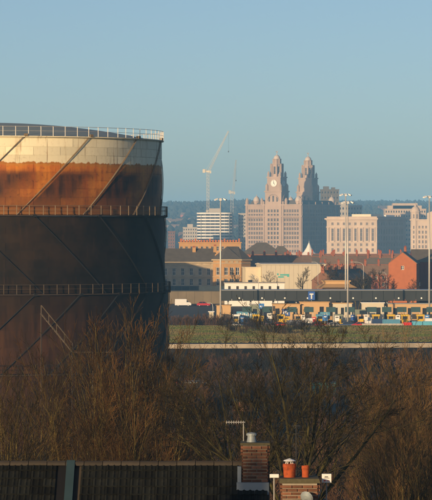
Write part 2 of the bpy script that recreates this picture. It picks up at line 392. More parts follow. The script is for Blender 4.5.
for k in range(4):
    z0, z1, r = bots[k] - GB, tops[k] - GB, rad[k]
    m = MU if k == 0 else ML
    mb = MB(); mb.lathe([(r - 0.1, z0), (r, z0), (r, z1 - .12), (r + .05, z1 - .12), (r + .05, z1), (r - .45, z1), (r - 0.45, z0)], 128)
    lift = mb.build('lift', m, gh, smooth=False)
    if k < 3:
        rows = 9; hh = (z1 - .12 - z0 - 0.1) / rows; da = R(9.0)
        mb = MB(); mb.lathe([(r + .004, 0.0), (r + .03, 0.0), (r + .03, hh - .055), (r + .004, hh - .055)], 5, a0=-da / 2 + .0007, a1=da / 2 - .0007)
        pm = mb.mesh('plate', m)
        for rr in range(rows):
            for c in range(14):
                o = obj('plate', pm, lift, (0, 0, z0 + .1 + rr * hh), R(-18) + da * (c + 0.5 * (rr % 2)))
                s_ = 1 + rng.choice((0, 0.0004, 0.0009)); o.scale = (s_, s_, 1)
    # rim walkway and railing
    mb = MB(); ro = r + (0.30 if k == 0 else 0.42)
    mb.lathe([(r - .2, z1 + .01), (ro, z1 + .01), (ro, z1 + .14), (r - .2, z1 + .14)], 128)
    mb.build('walkway', M['hull_seam'] if k else MU, gh)
    mb = MB(); rr = ro - .06
    for hgt, tr in ((0.62, .022), (1.15, .03)):
        mb.path([(rr * math.sin(t), -rr * math.cos(t), z1 + .14 + hgt) for t in [2 * math.pi * i / 128 for i in range(129)]], [tr] * 129, 4)
    for i in range(88):
        t = 2 * math.pi * i / 88 + rng.uniform(-.004, .004)
        x, y = rr * math.sin(t), -rr * math.cos(t); mb.box(x - .04, x + .04, y - .04, y + .04, z1 + .14, z1 + 1.33)
    mb.build('railing', M[('galv', 'rail_tan', 'rail_dim', 'rail_black')[k]], gh)
    # spiral guide rails
    if k < 3:
        cnt = (16, 16, 24)[k]; sgn = (1, -1, 1)[k]; a_top = (15.5, 18.0, 18.0)[k]; sweep = 25.3
        pts = []
        for i in range(15):
            t = i / 14; a = R(-sgn * sweep * (1 - t)); rr = r + .2
            pts.append((rr * math.sin(a), -rr * math.cos(a), z0 + (z1 - z0) * t + (0.3 if k == 0 else 0.1) * t))
        mb = MB(); mb.path(pts, [.05] * 15, 4)
        q = [(p[0] * (r + .06) / (r + .2), p[1] * (r + .06) / (r + .2), p[2]) for p in pts]
        mb.path(q, [.055] * 15, 4)
        e = pts[-1]; mb.box(e[0] - .22, e[0] + .22, e[1] - .22, e[1] + .22, e[2] - .2, e[2] + .12)
        pm = mb.mesh('guide_rail', M['rail_tan'] if k == 0 else M['rail_black'])
        for i in range(cnt): obj('guide_rail', pm, gh, (0, 0, 0), R(a_top + i * 360.0 / cnt))
# crown: shallow dome of steel sheets
mb = MB(); z1 = tops[0] - GB
prof_ = [(GR - .3, z1 + .02)]
for i in range(1, 13):
    t = i / 12; prof_.append(((GR - .3) * math.cos(t * math.pi / 2), z1 + .02 + 2.55 * math.sin(t * math.pi / 2) ** 1.0))
prof_ = [((GR - .3) * (1 - i / 12.0), z1 + .02 + 2.4 * (1 - (1 - i / 12.0) ** 2)) for i in range(13)]
mb.lathe(prof_, 96); mb.build('crown', M['dome_steel'], gh, smooth=True)
mb = MB(); mb.lathe([(1.0, z1 + 2.25), (1.0, z1 + 2.7), (0.0, z1 + 2.8)], 16); mb.build('vent', M['steel_grey'], gh)
# access stair on the tank side
stt = thing('access_stair', 'pale steel access stair with handrails in front of the gasholder', 'stair', (X(41, 372), 372, ground_z(0, 372)))
gz = ground_z(0, 372); zt = Z(314, 372) - gz; zb = Z(352, 372) - gz; xr = X(72, 372) - X(41, 372)
for s_ in (0, 1.0):
    mb = MB(); mb.bar((0, s_, zt), (xr, s_, zb), .05); mb.build('stringer', M['rail_dim2'], stt)
    mb = MB(); mb.bar((0, s_, zt + 1.05), (xr, s_, zb + 1.05), .025)
    for t in (0, .25, .5, .75, 1): mb.bar((xr * t, s_, zt + (zb - zt) * t), (xr * t, s_, zt + (zb - zt) * t + 1.05), .03)
    mb.build('handrail', M['rail_dim2'], stt)
for i in range(16):
    t = i / 15; mb = MB(); zz = zt + (zb - zt) * t; mb.box(xr * t - .13, xr * t + .13, .06, .94, zz - .02, zz + .02); mb.build('tread', M['rail_dim2'], stt)
for (xx, zz) in ((0.0, zt), (xr, zb)):
    for s_ in (0, 1.0):
        mb = MB(); mb.bar((xx, s_, -.2), (xx, s_, zz), .05); mb.build('leg', M['rail_dim'], stt)
mb = MB(); mb.box(xr, xr + 5, 0, 1, zb - .06, zb); mb.build('landing', M['rail_dim'], stt)
for xx in (xr + 2.5, xr + 4.9):
    mb = MB(); mb.bar((xx, .5, -.2), (xx, .5, zb - .06), .08); mb.build('leg', M['rail_dim'], stt)
# ================================================================== building kit
def seg_wall(mb, p0, p1, z0, z1, ops, rev=0.35):
    """wall from p0 to p1 (inside on the left), with real openings (u0,u1,za,zb) and reveals"""
    dx, dy = p1[0] - p0[0], p1[1] - p0[1]; L = math.hypot(dx, dy); dx /= L; dy /= L; nx_, ny_ = -dy, dx
    P = lambda u, z, d=0: (p0[0] + dx * u + nx_ * d, p0[1] + dy * u + ny_ * d, z)
    ops = [o for o in ops if o[0] > 0.01 and o[1] < L - 0.01]
    us = sorted(set([0, L] + [round(o[0], 4) for o in ops] + [round(o[1], 4) for o in ops]))
    zs = sorted(set([z0, z1] + [round(o[2], 4) for o in ops] + [round(o[3], 4) for o in ops]))
    for a, b in zip(us, us[1:]):
        run = None
        um = (a + b) / 2
        for c, d in zip(zs, zs[1:]):
            zm = (c + d) / 2
            hole = any(o[0] < um < o[1] and o[2] < zm < o[3] for o in ops)
            if hole:
                if run is not None: mb.face([P(a, run), P(b, run), P(b, c), P(a, c)]); run = None
            elif run is None: run = c
        if run is not None: mb.face([P(a, run), P(b, run), P(b, z1), P(a, z1)])
    for u0, u1, c, d in ops:
        mb.face([P(u0, c), P(u1, c), P(u1, c, rev), P(u0, c, rev)]); mb.face([P(u0, d, rev), P(u1, d, rev), P(u1, d), P(u0, d)])
        mb.face([P(u0, c), P(u0, c, rev), P(u0, d, rev), P(u0, d)]); mb.face([P(u1, c, rev), P(u1, c), P(u1, d), P(u1, d, rev)])
WIN = {}
def window_mesh(wd, ht, fr, gl, bars=(1, 1), fw=0.07, name='window'):
    key = (round(wd, 2), round(ht, 2), fr, gl, bars, name)
    if key in WIN: return WIN[key]
    mb = MB(); mb.cm = 0; h = wd / 2
    mb.box(-h, -h + fw, 0, .08, 0, ht); mb.box(h - fw, h, 0, .08, 0, ht); mb.box(-h + fw, h - fw, 0, .08, 0, fw); mb.box(-h + fw, h - fw, 0, .08, ht - fw, ht)
    for i in range(bars[0]):
        x = -h + wd * (i + 1) / (bars[0] + 1); mb.box(x - fw * .4, x + fw * .4, .005, .07, fw, ht - fw)
    for i in range(bars[1]):
        z = ht * (i + 1) / (bars[1] + 1); mb.box(-h + fw, h - fw, .012, .065, z - fw * .4, z + fw * .4)
    mb.cm = 1; mb.face([(-h, .04, 0), (h, .04, 0), (h, .04, ht), (-h, .04, ht)])
    WIN[key] = mb.mesh(name, [M[fr], M[gl]]); return WIN[key]
def add_windows(parent, p0, p1, ops, fr='white_paint', gl='glass_dark', rev=0.35, bars=(1, 1), fw=0.07, name='window'):
    dx, dy = p1[0] - p0[0], p1[1] - p0[1]; L = math.hypot(dx, dy); dx /= L; dy /= L
    for u0, u1, c, d in ops:
        if u0 < 0.01 or u1 > L - 0.01: continue
        um = (u0 + u1) / 2; dd = rev * 0.75
        obj(name, window_mesh(u1 - u0, d - c, fr, gl, bars, fw, name), parent, (p0[0] + dx * um - dy * dd, p0[1] + dy * um + dx * dd, c), math.atan2(dy, dx))
def grid_ops(L, n, rows, wd, m0=None, m1=None):
    """n columns of openings spread over a wall of length L; rows = [(z0,z1)]"""
    m0 = 0 if m0 is None else m0; m1 = L if m1 is None else m1
    pitch = (m1 - m0) / n
    return [(m0 + pitch * (i + .5) - wd / 2, m0 + pitch * (i + .5) + wd / 2, a, b) for i in range(n) for a, b in rows]
def rect(W, Dp, y0=0): return [(-W / 2, y0), (W / 2, y0), (W / 2, y0 + Dp), (-W / 2, y0 + Dp)]
def shell(parent, poly, z0, z1, ops, m, rev=0.35, fr='white_paint', gl='glass_dark', bars=(1, 1), fw=.07, name='wall', cap=True):
    """closed wall ring with openings per edge plus flat roof deck; windows become parts"""
    mb = MB(); k = len(poly)
    for i in range(k): seg_wall(mb, poly[i], poly[(i + 1) % k], z0, z1, ops.get(i, []), rev)
    if cap: mb.face([(x, y, z1) for x, y in poly])
    o = mb.build(name, m, parent)
    for i in range(k): add_windows(parent, poly[i], poly[(i + 1) % k], ops.get(i, []), fr, gl, rev, bars, fw)
    return o
def offset_poly(poly, d):
    k = len(poly); out = []
    for i in range(k):
        a, b, c = poly[i - 1], poly[i], poly[(i + 1) % k]
        def nrm(p, q):
            dx, dy = q[0] - p[0], q[1] - p[1]; L = math.hypot(dx, dy); return (dy / L, -dx / L)
        n1, n2 = nrm(a, b), nrm(b, c); s = 1 + n1[0] * n2[0] + n1[1] * n2[1]
        out.append((b[0] + d * (n1[0] + n2[0]) / s, b[1] + d * (n1[1] + n2[1]) / s))
    return out
def band(parent, poly, z0, z1, d, m, name='cornice'):
    mb = MB(); mb.prism(offset_poly(poly, d), z0, z1); return mb.build(name, m, parent)
def gable_roof(parent, W, Dp, eave, ridge, m, over=0.3, th=0.18, name='roof', hip=0.0):
    """ridge along x over plan -W/2..W/2, 0..Dp, as two slabs with thickness"""
    mb = MB(); c = Dp / 2; sl = (ridge - eave) / c
    for sgn in (-1, 1):
        y_e = c + sgn * (c + over); z_e = eave - sl * over
        a, b = (-W / 2 - .05, W / 2 + .05)
        pts = [(a, y_e, z_e), (b, y_e, z_e), (b - hip, c, ridge), (a + hip, c, ridge)]
        if sgn > 0: pts = [pts[1], pts[0], pts[3], pts[2]]
        n = len(mb.v); mb.v += [(p[0], p[1], p[2] + .02) for p in pts] + [(p[0], p[1], p[2] + .02 + th) for p in pts]
        for q in ((3, 2, 1, 0), (4, 5, 6, 7), (0, 1, 5, 4), (1, 2, 6, 5), (2, 3, 7, 6), (3, 0, 4, 7)): mb.f.append(tuple(n + i for i in q)); mb.m.append(0)
    if hip:
        for s in (-1, 1):
            xe = s * (W / 2 + over); pts = [(xe, -over, eave - sl * over + .02), (xe, Dp + over, eave - sl * over + .02), (s * (W / 2 + .05 - hip), c, ridge + .1)]
            mb.face(pts if s > 0 else [pts[1], pts[0], pts[2]])
    return mb.build(name, m, parent)
def gables(mb, W, Dp, eave, ridge):
    for s in (-1, 1):
        p = [(s * W / 2, 0, eave), (s * W / 2, Dp, eave), (s * W / 2, Dp / 2, ridge)]
        mb.face(p if s > 0 else [p[1], p[0], p[2]])
def chimney(parent, x, y, z0, z1, wx=0.9, wy=0.6, m='red_brick', pots=2, pm='terracotta'):
    mb = MB(); mb.box(x - wx / 2, x + wx / 2, y - wy / 2, y + wy / 2, z0, z1); mb.box(x - wx / 2 - .08, x + wx / 2 + .08, y - wy / 2 - .08, y + wy / 2 + .08, z1, z1 + .18)
    c = mb.build('chimney', M[m], parent)
    pt = MB().lathe([(.13, 0), (.15, .0), (.11, .5), (.14, .55), (.09, .55)], 8)
    me = POT.get(pm) or POT.setdefault(pm, pt.mesh('pot', M[pm]))
    for i in range(pots): obj('pot', me, c, (x + (i - (pots - 1) / 2) * wx * .8 / max(1, pots), y, z1 + .18))
    return c
POT = {}
def circle(r, n=12, cx=0, cy=0, a0=0.0): return [(cx + r * math.cos(a0 + 2 * math.pi * i / n), cy + r * math.sin(a0 + 2 * math.pi * i / n)) for i in range(n)]
# ================================================================== far waterfront
GBASE = 2.0
def face_pos(px, D): return (X(px, D), D)
# ---- office block with two domed clock towers
YAW = R(-26)
W_, DP = 60.0, 92.0
cx, cy = face_pos(301.5, 3000)                       # near corner = right end of the front
off = Matrix.Rotation(YAW, 2) @ Vector((W_ / 2, 0))
lb = thing('clock_tower_block', 'tall pale stone office block with two domed clock towers on the skyline', 'office block', (cx - off.x, cy - off.y, GBASE), YAW)
G = M['granite']
poly = rect(W_, DP)
rows = [(3 + 4.35 * i, 5.9 + 4.35 * i) for i in range(10)]
H = 49.0
opsf = grid_ops(W_, 6, rows, 1.9, 2.6, 19.2) + grid_ops(W_, 6, rows, 1.9, 40.8, 57.4)
opsr = grid_ops(DP, 22, rows, 1.9, 3, 89)
shell(lb, poly, 0, H, {0: opsf, 1: opsr}, G, 0.6, 'granite', 'glass_far', (1, 1), .16)
band(lb, poly, 37.9, 38.9, 0.9, G); band(lb, poly, H, H + 1.0, 0.8, G); band(lb, poly, 8.0, 8.5, 0.35, G, 'string_course')
# attic storey and steep roof
pa = rect(W_ - 6, DP - 6, 3); mb = MB(); mb.prism(pa, H + 1, H + 5, 0.93, 0, DP / 2); mb.build('attic', M['slate'], lb)
# buttress-like piers dividing the front, and the side
for u in (0.9, 19.6, 40.4, 59.1):
    mb = MB(); mb.box(-W_ / 2 + u - .8, -W_ / 2 + u + .8, -0.7, .02, 0, H + 4); mb.build('pier', G, lb)
for u in (1, 17, 33, 49, 65, 81, 91):
    mb = MB(); mb.box(W_ / 2 - .02, W_ / 2 + .7, u - .7, u + .7, 0, H + 3.5); mb.build('pier', G, lb)
# shallow arches between piers at the top of each wing
for u0 in (2.6, 40.8):
    mb = MB()
    for i in range(6):
        c = -W_ / 2 + u0 + (i + .5) * 16.6 / 6
        for j in range(6):
            a = math.pi * j / 6; b_ = math.pi * (j + 1) / 6
            mb.bar((c + 1.3 * math.cos(a), -.15, 36.2 + 1.3 * math.sin(a)), (c + 1.3 * math.cos(b_), -.15, 36.2 + 1.3 * math.sin(b_)), .22, 4)
    mb.build('arch_mouldings', G, lb)
def corner_dome(x, y, z):
    mb = MB(); mb.prism(circle(3.0, 8, x, y, R(22.5)), z, z + 3.2); d = mb.build('turret', G, lb)
    mb = MB(); mb.lathe([(3.2, 0), (3.3, .4), (3.15, 1.6), (2.6, 3.0), (1.6, 4.2), (.5, 4.9), (.25, 5.2), (.2, 6.4), (0, 6.6)], 16, (x, y, z + 3.2)); mb.build('dome', M['copper_dome'], d, smooth=True)
for (x, y) in ((-W_ / 2 + 9.0, 6.0), (W_ / 2 - 6.0, 6.0), (W_ / 2 - 6.0, DP - 6), (-W_ / 2 + 9.0, DP - 6)): corner_dome(x, y, H + 1)
for (x, y) in ((-W_ / 2 + 1.2, 1.0), (W_ / 2 - 1.2, 1.0), (-W_ / 2 + 17, 1.2), (W_ / 2 - 17, 1.2)):
    mb = MB(); mb.prism(circle(1.5, 8, x, y), H + 1, H + 5.5); mb.prism(circle(1.5, 8, x, y), H + 5.5, H + 7.5, .15, x, y); mb.build('pinnacle', G, lb)
def tower(y0, s):
    """s=-1: faces the viewer at the front; s=+1: at the back. The lower shaft is drawn only where it shows."""
    wt = 17.4; yc = y0
    t = MB(); P0 = [(-wt / 2, yc - wt / 2), (wt / 2, yc - wt / 2), (wt / 2, yc + wt / 2), (-wt / 2, yc + wt / 2)]
    zb0 = 0.0 if s < 0 else H
    ops = {}
    if s < 0:
        ops[0] = grid_ops(wt, 4, rows, 2.0, 2.2, wt - 2.2)
        ops[1] = []
    for e in (0, 1): ops[e] = ops.get(e, []) + [(wt / 2 - 5, wt / 2 - 3.4, 52.5, 57.5), (wt / 2 - .9, wt / 2 + .9, 52.5, 58.5), (wt / 2 + 3.4, wt / 2 + 5, 52.5, 57.5)]
    tw = shell(lb, P0, zb0, 62, ops, G, .6, 'granite', 'glass_far', (0, 1), .16, 'tower')
    # big arch moulding on the visible faces
    mb = MB(); m2 = MB()
    for j in range(12):
        a, b_ = math.pi * j / 12, math.pi * (j + 1) / 12
        mb.bar((6.0 * math.cos(a), yc - wt / 2 - .2, 53.6 + 6.2 * math.sin(a)), (6.0 * math.cos(b_), yc - wt / 2 - .2, 53.6 + 6.2 * math.sin(b_)), .5, 5)
        m2.bar((wt / 2 + .2, yc + 6.0 * math.cos(a), 53.6 + 6.2 * math.sin(a)), (wt / 2 + .2, yc + 6.0 * math.cos(b_), 53.6 + 6.2 * math.sin(b_)), .5, 5)
    mb.build('arch', G, tw); m2.build('arch', G, tw)
    band(tw, P0, 62, 63.2, .7, G, 'tower_cornice')
    w2 = 14.4; P1 = [(-w2 / 2, yc - w2 / 2), (w2 / 2, yc - w2 / 2), (w2 / 2, yc + w2 / 2), (-w2 / 2, yc + w2 / 2)]
    mb = MB(); mb.prism(P1, 63.2, 76.0); mb.build('clock_stage', G, tw); band(tw, P1, 76, 77.0, .6, G, 'tower_cornice')
    for (sx, sy) in ((-1, -1), (1, -1), (1, 1), (-1, 1)):
        x, y = sx * (wt / 2 - 1.3), yc + sy * (wt / 2 - 1.3)
        mb = MB(); mb.prism(circle(1.5, 8, x, y), 63.2, 68.5); mb.prism(circle(1.5, 8, x, y), 68.5, 70.5, .1, x, y); mb.build('pinnacle', G, tw)
        x, y = sx * (w2 / 2 - 1.0), yc + sy * (w2 / 2 - 1.0)
        mb = MB(); mb.prism(circle(1.2, 8, x, y), 77, 80.5); mb.prism(circle(1.2, 8, x, y), 80.5, 82.6, .1, x, y); mb.build('pinnacle', G, tw)
    # clock faces: pale dial, dark ring of hour marks, two hands (five o'clock)
    for (ang, use) in ((0, True), (R(90), s < 0)):
        if not use or (s > 0): continue
        rot = Matrix.Rotation(ang, 3, 'Z')
        def place(mb_, name, m, par):
            mb_.v = [tuple(rot @ Vector(v) + Vector((0, yc, 0))) for v in mb_.v]; return mb_.build(name, m, par)
        zc = 70.6; yy = -w2 / 2
        mb = MB(); n = len(mb.v); k = 28
        for y_, r_ in ((yy - .02, 3.9), (yy - .35, 3.9), (yy - .35, 3.35)):
            mb.v += [(r_ * math.cos(2 * math.pi * i / k), y_, zc + r_ * math.sin(2 * math.pi * i / k)) for i in range(k)]
        for a in range(2):
            for i in range(k):
                j = (i + 1) % k; mb.f.append((a * k + i, a * k + j, (a + 1) * k + j, (a + 1) * k + i)); mb.m.append(0)
        cf = place(mb, 'clock_ring', M['granite'], tw)
        mb = MB(); mb.face([(3.4 * math.cos(2 * math.pi * i / k), yy - .12, zc + 3.4 * math.sin(2 * math.pi * i / k)) for i in range(k)]); place(mb, 'clock_face', M['white_paint'], tw)
        mb = MB()
        for i in range(12):
            a = math.pi * i / 6; mb.bar((2.7 * math.sin(a), yy - .17, zc + 2.7 * math.cos(a)), (3.2 * math.sin(a), yy - .17, zc + 3.2 * math.cos(a)), .1, 4)
        place(mb, 'hour_marks', M['dark_steel'], tw)
        for a, ln, wd in ((R(-6), 2.9, .24), (R(146), 2.0, .32)):
            mb = MB(); mb.bar((-.5 * math.sin(a), yy - .24, zc - .5 * math.cos(a)), (ln * math.sin(a), yy - .24, zc + ln * math.cos(a)), wd, 4, .1); place(mb, 'clock_hand', M['dark_steel'], tw)
    # belfry: eight-sided stage with tall dark openings, drum, dome and copper bird
    pb = circle(5.8, 8, 0, yc, R(22.5)); pb = pb
    k = 8; opsb = {i: [(1.2, 3.2, 79.5, 87.0)] for i in range(8)}
    shell(tw, pb, 77.0, 89.0, opsb, G, .8, 'granite', 'glass_dark', (0, 1), .16, 'belfry'); band(tw, pb, 89, 89.8, .6, G, 'tower_cornice')
    for i in range(8):
        a = R(45 * i + 22.5); x, y = 6.1 * math.cos(a), yc + 6.1 * math.sin(a)
        mb = MB(); mb.path([(x, y, 77.2), (x, y, 89)], [.55, .5], 8); mb.build('column', G, tw)
    pd = circle(3.8, 8, 0, yc, R(22.5)); mb = MB(); mb.prism(pd, 89.8, 94.0); mb.build('drum', G, tw)
    for i in range(8):
        a = R(45 * i + 22.5); x, y = 3.9 * math.cos(a), yc + 3.9 * math.sin(a)
        mb = MB(); mb.path([(x, y, 89.8), (x, y, 94)], [.42, .4], 6); mb.build('column', G, tw)
    band(tw, pd, 94, 94.6, .5, G, 'tower_cornice')
    mb = MB(); mb.lathe([(3.3, 0), (3.2, .9), (2.8, 2.1), (1.9, 3.1), (.9, 3.6), (.45, 3.9), (.4, 4.9), (0, 5.0)], 16, (0, yc, 94.6)); mb.build('dome', M['copper_dome'], tw, smooth=True)
    mb = MB(); z = 99.2                                  # cormorant-like bird: body, neck, raised wings
    mb.path([(0, yc, z), (0, yc, z + 1.2)], [.12, .12], 6); mb.path([(-.9, yc, z + 1.0), (-.2, yc, z + 1.5), (.5, yc, z + 2.0), (.7, yc, z + 2.9), (1.1, yc, z + 3.1)], [.15, .5, .4, .18, .08], 6)
    for sgn in (-1, 1): mb.path([(0, yc + sgn * .3, z + 1.7), (-.3, yc + sgn * 1.6, z + 2.9), (-.5, yc + sgn * 2.4, z + 2.2)], [.3, .25, .06], 5)
    mb.build('bird_statue', M['copper_dome'], tw)
tower(8.0, -1); tower(DP - 10.0, 1)

# ---- square palazzo office to its right
W2, D2 = 52.5, 72.0
cx, cy = face_pos(377, 2950); off = Matrix.Rotation(YAW, 2) @ Vector((W2 / 2, 0))
cb = thing('palazzo_block', 'flat-roofed pale stone palazzo office right of the clock towers', 'office block', (cx - off.x, cy - off.y, GBASE), YAW)
Pp = M['portland']; H2 = 36.0; p2 = rect(W2, D2)
rows2 = [(4, 7.5), (9.5, 12.2), (29.5, 32.2)]
colw = [(5.0 + i * 6.0, 5.0 + i * 6.0 + 2.2) for i in range(8)]
opsf = [(u0, u1, a, b) for u0, u1 in colw for a, b in rows2] + [(u0 - .1, u1 + .1, 14.5, 26.5) for u0, u1 in colw]
opsr = [(4 + i * 6.4, 6.2 + i * 6.4, a, b) for i in range(10) for a, b in rows2 + [(15, 19), (21, 26)]]
shell(cb, p2, 0, H2, {0: opsf, 1: opsr}, Pp, .8, 'portland', 'glass_far', (1, 2), .18)
band(cb, p2, 27.4, 28.2, .5, Pp, 'string_course'); band(cb, p2, 13.0, 13.7, .4, Pp, 'string_course')
band(cb, p2, 34.2, 35.0, .6, Pp); band(cb, p2, 35.003, 36.4, 1.6, Pp)
mb = MB()
for (a0, a1, b0, b1) in ((-W2 / 2, W2 / 2, 0, .8), (-W2 / 2, W2 / 2, D2 - .8, D2), (-W2 / 2, -W2 / 2 + .8, .8, D2 - .8), (W2 / 2 - .8, W2 / 2, .8, D2 - .8)): mb.box(a0, a1, b0, b1, 36.4, 37.9)
mb.build('parapet', Pp, cb)
for i in range(9):
    x = -W2 / 2 + 4.1 + i * 6.0 - 2.0 + (0 if i else 0)
    mb = MB(); mb.path([(x, -.35, 13.7), (x, -.35, 27.4)], [.75, .65], 8); mb.build('column', Pp, cb)
mb = MB(); mb.box(-6, 14, 14, 40, 36.4, 40.2); mb.build('penthouse', M['cream_paint'], cb)
mb = MB(); mb.box(2, 17, 44, 66, 36.4, 39.5); mb.build('penthouse', M['white_paint'], cb)
# ---- baroque office with corner turrets at the right edge
W3, D3 = 62.0, 70.0
px0 = 411.0; D_ = 2940
lx = X(px0, D_)
pbk = thing('turreted_block', 'pale stone office with corner turret and dome, cut by the right edge', 'office block', (lx + W3 / 2 * math.cos(YAW), D_ - 12, GBASE), YAW)
p3 = rect(W3, D3); H3 = 34.0
rows3 = [(3 + 4.6 * i, 6 + 4.6 * i) for i in range(6)]
shell(pbk, p3, 0, H3, {0: grid_ops(W3, 14, rows3, 1.8, 7, 55), 1: grid_ops(D3, 14, rows3, 1.8, 7, 63)}, Pp, .7, 'portland', 'glass_far', (1, 1), .18)
band(pbk, p3, H3, H3 + 1.1, .9, Pp); band(pbk, p3, 26, 26.6, .4, Pp, 'string_course')
for (x, y) in ((-W3 / 2 + 3.5, 3.0), (W3 / 2 - 3.5, 3.0), (W3 / 2 - 3.5, D3 - 3), (-W3 / 2 + 3.5, D3 - 3)):
    pt_ = circle(4.7, 8, x, y, R(22.5)); t_ = shell(pbk, pt_, 0, 42, {i: [(1.2, 2.4, a, b) for a, b in rows3 + [(36, 40)]] for i in range(8)}, Pp, .5, 'portland', 'glass_far', (0, 1), .15, 'turret')
    band(t_, pt_, 42, 42.8, .6, Pp)
    mb = MB(); mb.lathe([(4.4, 0), (4.3, 1), (3.6, 2.8), (2.3, 4.2), (1.2, 4.8), (1.1, 6.4), (.6, 6.8), (.15, 7.2), (.1, 9), (0, 9)], 16, (x, y, 42.8)); mb.build('cupola', Pp, t_, smooth=True)
mb = MB(); mb.box(-14, 14, -1.2, 0, 0, 41); mb.extr([(-14, 41), (14, 41), (0, 46)], 'y', -1.2, 0); mb.box(-14, 14, 0.003, 16, H3 + 1.1, 41); mb.build('pediment_bay', Pp, pbk)
mb = MB(); mb.prism(circle(13, 16, 0, D3 / 2), H3 + 1, H3 + 14); dr = mb.build('drum', Pp, pbk)
mb = MB(); mb.lathe([(12.6, 0), (12.4, 3), (10.8, 8), (7.5, 12), (3, 14.4), (2.2, 15), (2.1, 19), (1, 20), (.2, 23), (0, 23)], 24, (0, D3 / 2, H3 + 14)); mb.build('dome', M['copper_dome'], dr, smooth=True)
# ---- curved tower of white floor bands under construction
bt = thing('banded_tower', 'curved white-banded apartment tower below the two tower cranes', 'tower', (X(215, 3080), 3080, GBASE))
def rounded(wx, wy, r, n=5):
    out = []
    for (cx_, cy_, a) in ((wx - r, -wy + r, -90), (wx - r, wy - r, 0), (-wx + r, wy - r, 90), (-wx + r, -wy + r, 180)):
        for i in range(n + 1): t = R(a + 90 * i / n); out.append((cx_ + r * math.cos(t), cy_ + r * math.sin(t)))
    return out
core = rounded(17.2, 12.0, 8.0); mb = MB(); mb.prism(core, 0, 42.5); mb.build('glazing', M['glass_far'], bt)
for i in range(14):
    z0 = 1.2 + 3.05 * i; mb = MB(); mb.prism(rounded(18.2, 13.0, 8.6), z0, z0 + 1.4); mb.build('floor_band', M['white_paint'], bt)
for i in range(7):
    for s in (-1, 1):
        mb = MB(); x = -14 + i * 4.67; mb.box(x - .2, x + .2, s * 12.2 - .25, s * 12.2 + .25, 0, 41); mb.build('mullion', M['steel_grey'], bt)
mb = MB(); mb.box(-6, 5, -4, 5, 42.5, 46.5); mb.box(-9, -6.5, -3, 2, 42.5, 45); mb.build('lift_core', M['concrete'], bt)
# ---- tower cranes
def lattice(mb, p, q, wdt, bays, r=.13, tri=False, w2=None):
    p, q = Vector(p), Vector(q); d = (q - p).normalized(); u = d.cross(Vector((0, 1, 0)));
    if u.length < .1: u = d.cross(Vector((1, 0, 0)))
    u.normalize(); v = d.cross(u); L = (q - p).length
    def c(i, k):
        t = i / bays; ww = (wdt + ((w2 if w2 is not None else wdt) - wdt) * t) / 2
        a, b = ((-1, -1), (1, -1), (1, 1), (-1, 1))[k]; return p + d * L * t + u * ww * a + v * ww * b
    for k in range(4): mb.bar(c(0, k), c(bays, k), r, 4)
    for i in range(bays):
        for k in range(4):
            k2 = (k + 1) % 4; mb.bar(c(i, k), c(i + 1, k2) if (i + k) % 2 else c(i + 1, k2), r * .6, 3); mb.bar(c(i, k), c(i, k2), r * .6, 3)
def crane(label, px, D, ytop, jib_to, cj, m, zb, mw=2.3):
    s = F / D; t = thing('tower_crane', label, 'crane', (X(px, D), D, zb), 0, 'tower cranes over the building site')
    zt = Z(ytop, D) - zb
    mb = MB(); lattice(mb, (0, 0, 0), (0, 0, zt), mw, int(zt / 3.4), .17); mb.build('mast', m, t)
    jx, jz = (jib_to[0] - px) / s, Z(jib_to[1], D) - zb
    mb = MB(); lattice(mb, (1.2, 0, zt + 1.5), (jx, 0, jz), 1.9, 16, .14, w2=1.0); mb.build('jib', m, t)
    cx_, cz_ = (cj[0] - px) / s, Z(cj[1], D) - zb
    mb = MB(); lattice(mb, (-1, 0, zt + 1.2), (cx_, 0, zt + 1.8), 2.0, 3, .2); mb.box(cx_ - .4, cx_ + 2.2, -1.4, 1.4, zt - .8, zt + 2.6); mb.build('counter_jib', m, t)
    mb = MB(); mb.bar((-1.5, -.8, zt + 1), (-3.2, -.8, cz_), .22); mb.bar((1, -.8, zt + 1), (-3.2, -.8, cz_), .22); mb.bar((-3.2, 0, cz_), (jx * .85, 0, jz * .85 + (zt + 1.5) * .15), .07, 3); mb.build('a_frame', m, t)
    mb = MB(); mb.box(-1.6, 1.8, -1.6, 1.6, zt - .5, zt + 1.4); mb.box(1.8, 3.2, -1.2, .6, zt - 1.4, zt + 1.3); mb.build('cab', m, t)
    mb = MB(); mb.bar((jx, 0, jz), (jx, 0, jz - 20), .09, 3); mb.box(jx - .5, jx + .5, -.3, .3, jz - 21.5, jz - 20); mb.build('hook', M['dark_steel'], t)
    return t
crane('tower crane with long raised jib above the banded white tower', 208, 3110, 172, (228.5, 131), (203, 172), M['crane_paint'], GBASE)
crane('darker tower crane with nearly upright jib right of its taller neighbour', 232, 3120, 193, (236, 160), (229, 190), M['crane_grey'], GBASE, 2.8)
# ---- pale blocks behind the waterfront
def plain_block(name, label, px0, px1, ytop, D, m, nw, rows_n, depth=25, zb=None, group=None, rz=0, gl='glass_far', steps=()):
    zb = ground_z(X(px0, D), D) if zb is None else zb
    Wd = (px1 - px0) * D / F; Ht = Z(ytop, D) - zb
    t = thing(name, label, 'building', (X((px0 + px1) / 2, D), D, zb), rz, group)
    rp = Ht / rows_n; rws = [(rp * (i + .3), rp * (i + .75)) for i in range(rows_n)]
    shell(t, rect(Wd, depth), 0, Ht, {0: grid_ops(Wd, nw, rws, Wd / nw * .5)}, m, .5, 'steel_grey', gl, (0, 0), .1)
    band(t, rect(Wd, depth), Ht, Ht + .8, .4, m)
    for (a, b, zz) in steps:
        mb = MB(); mb.box(-Wd / 2 + Wd * a, -Wd / 2 + Wd * b, 4, depth - 3, Ht + .8, Ht + .8 + zz); mb.build('roof_storey', m, t)
    return t
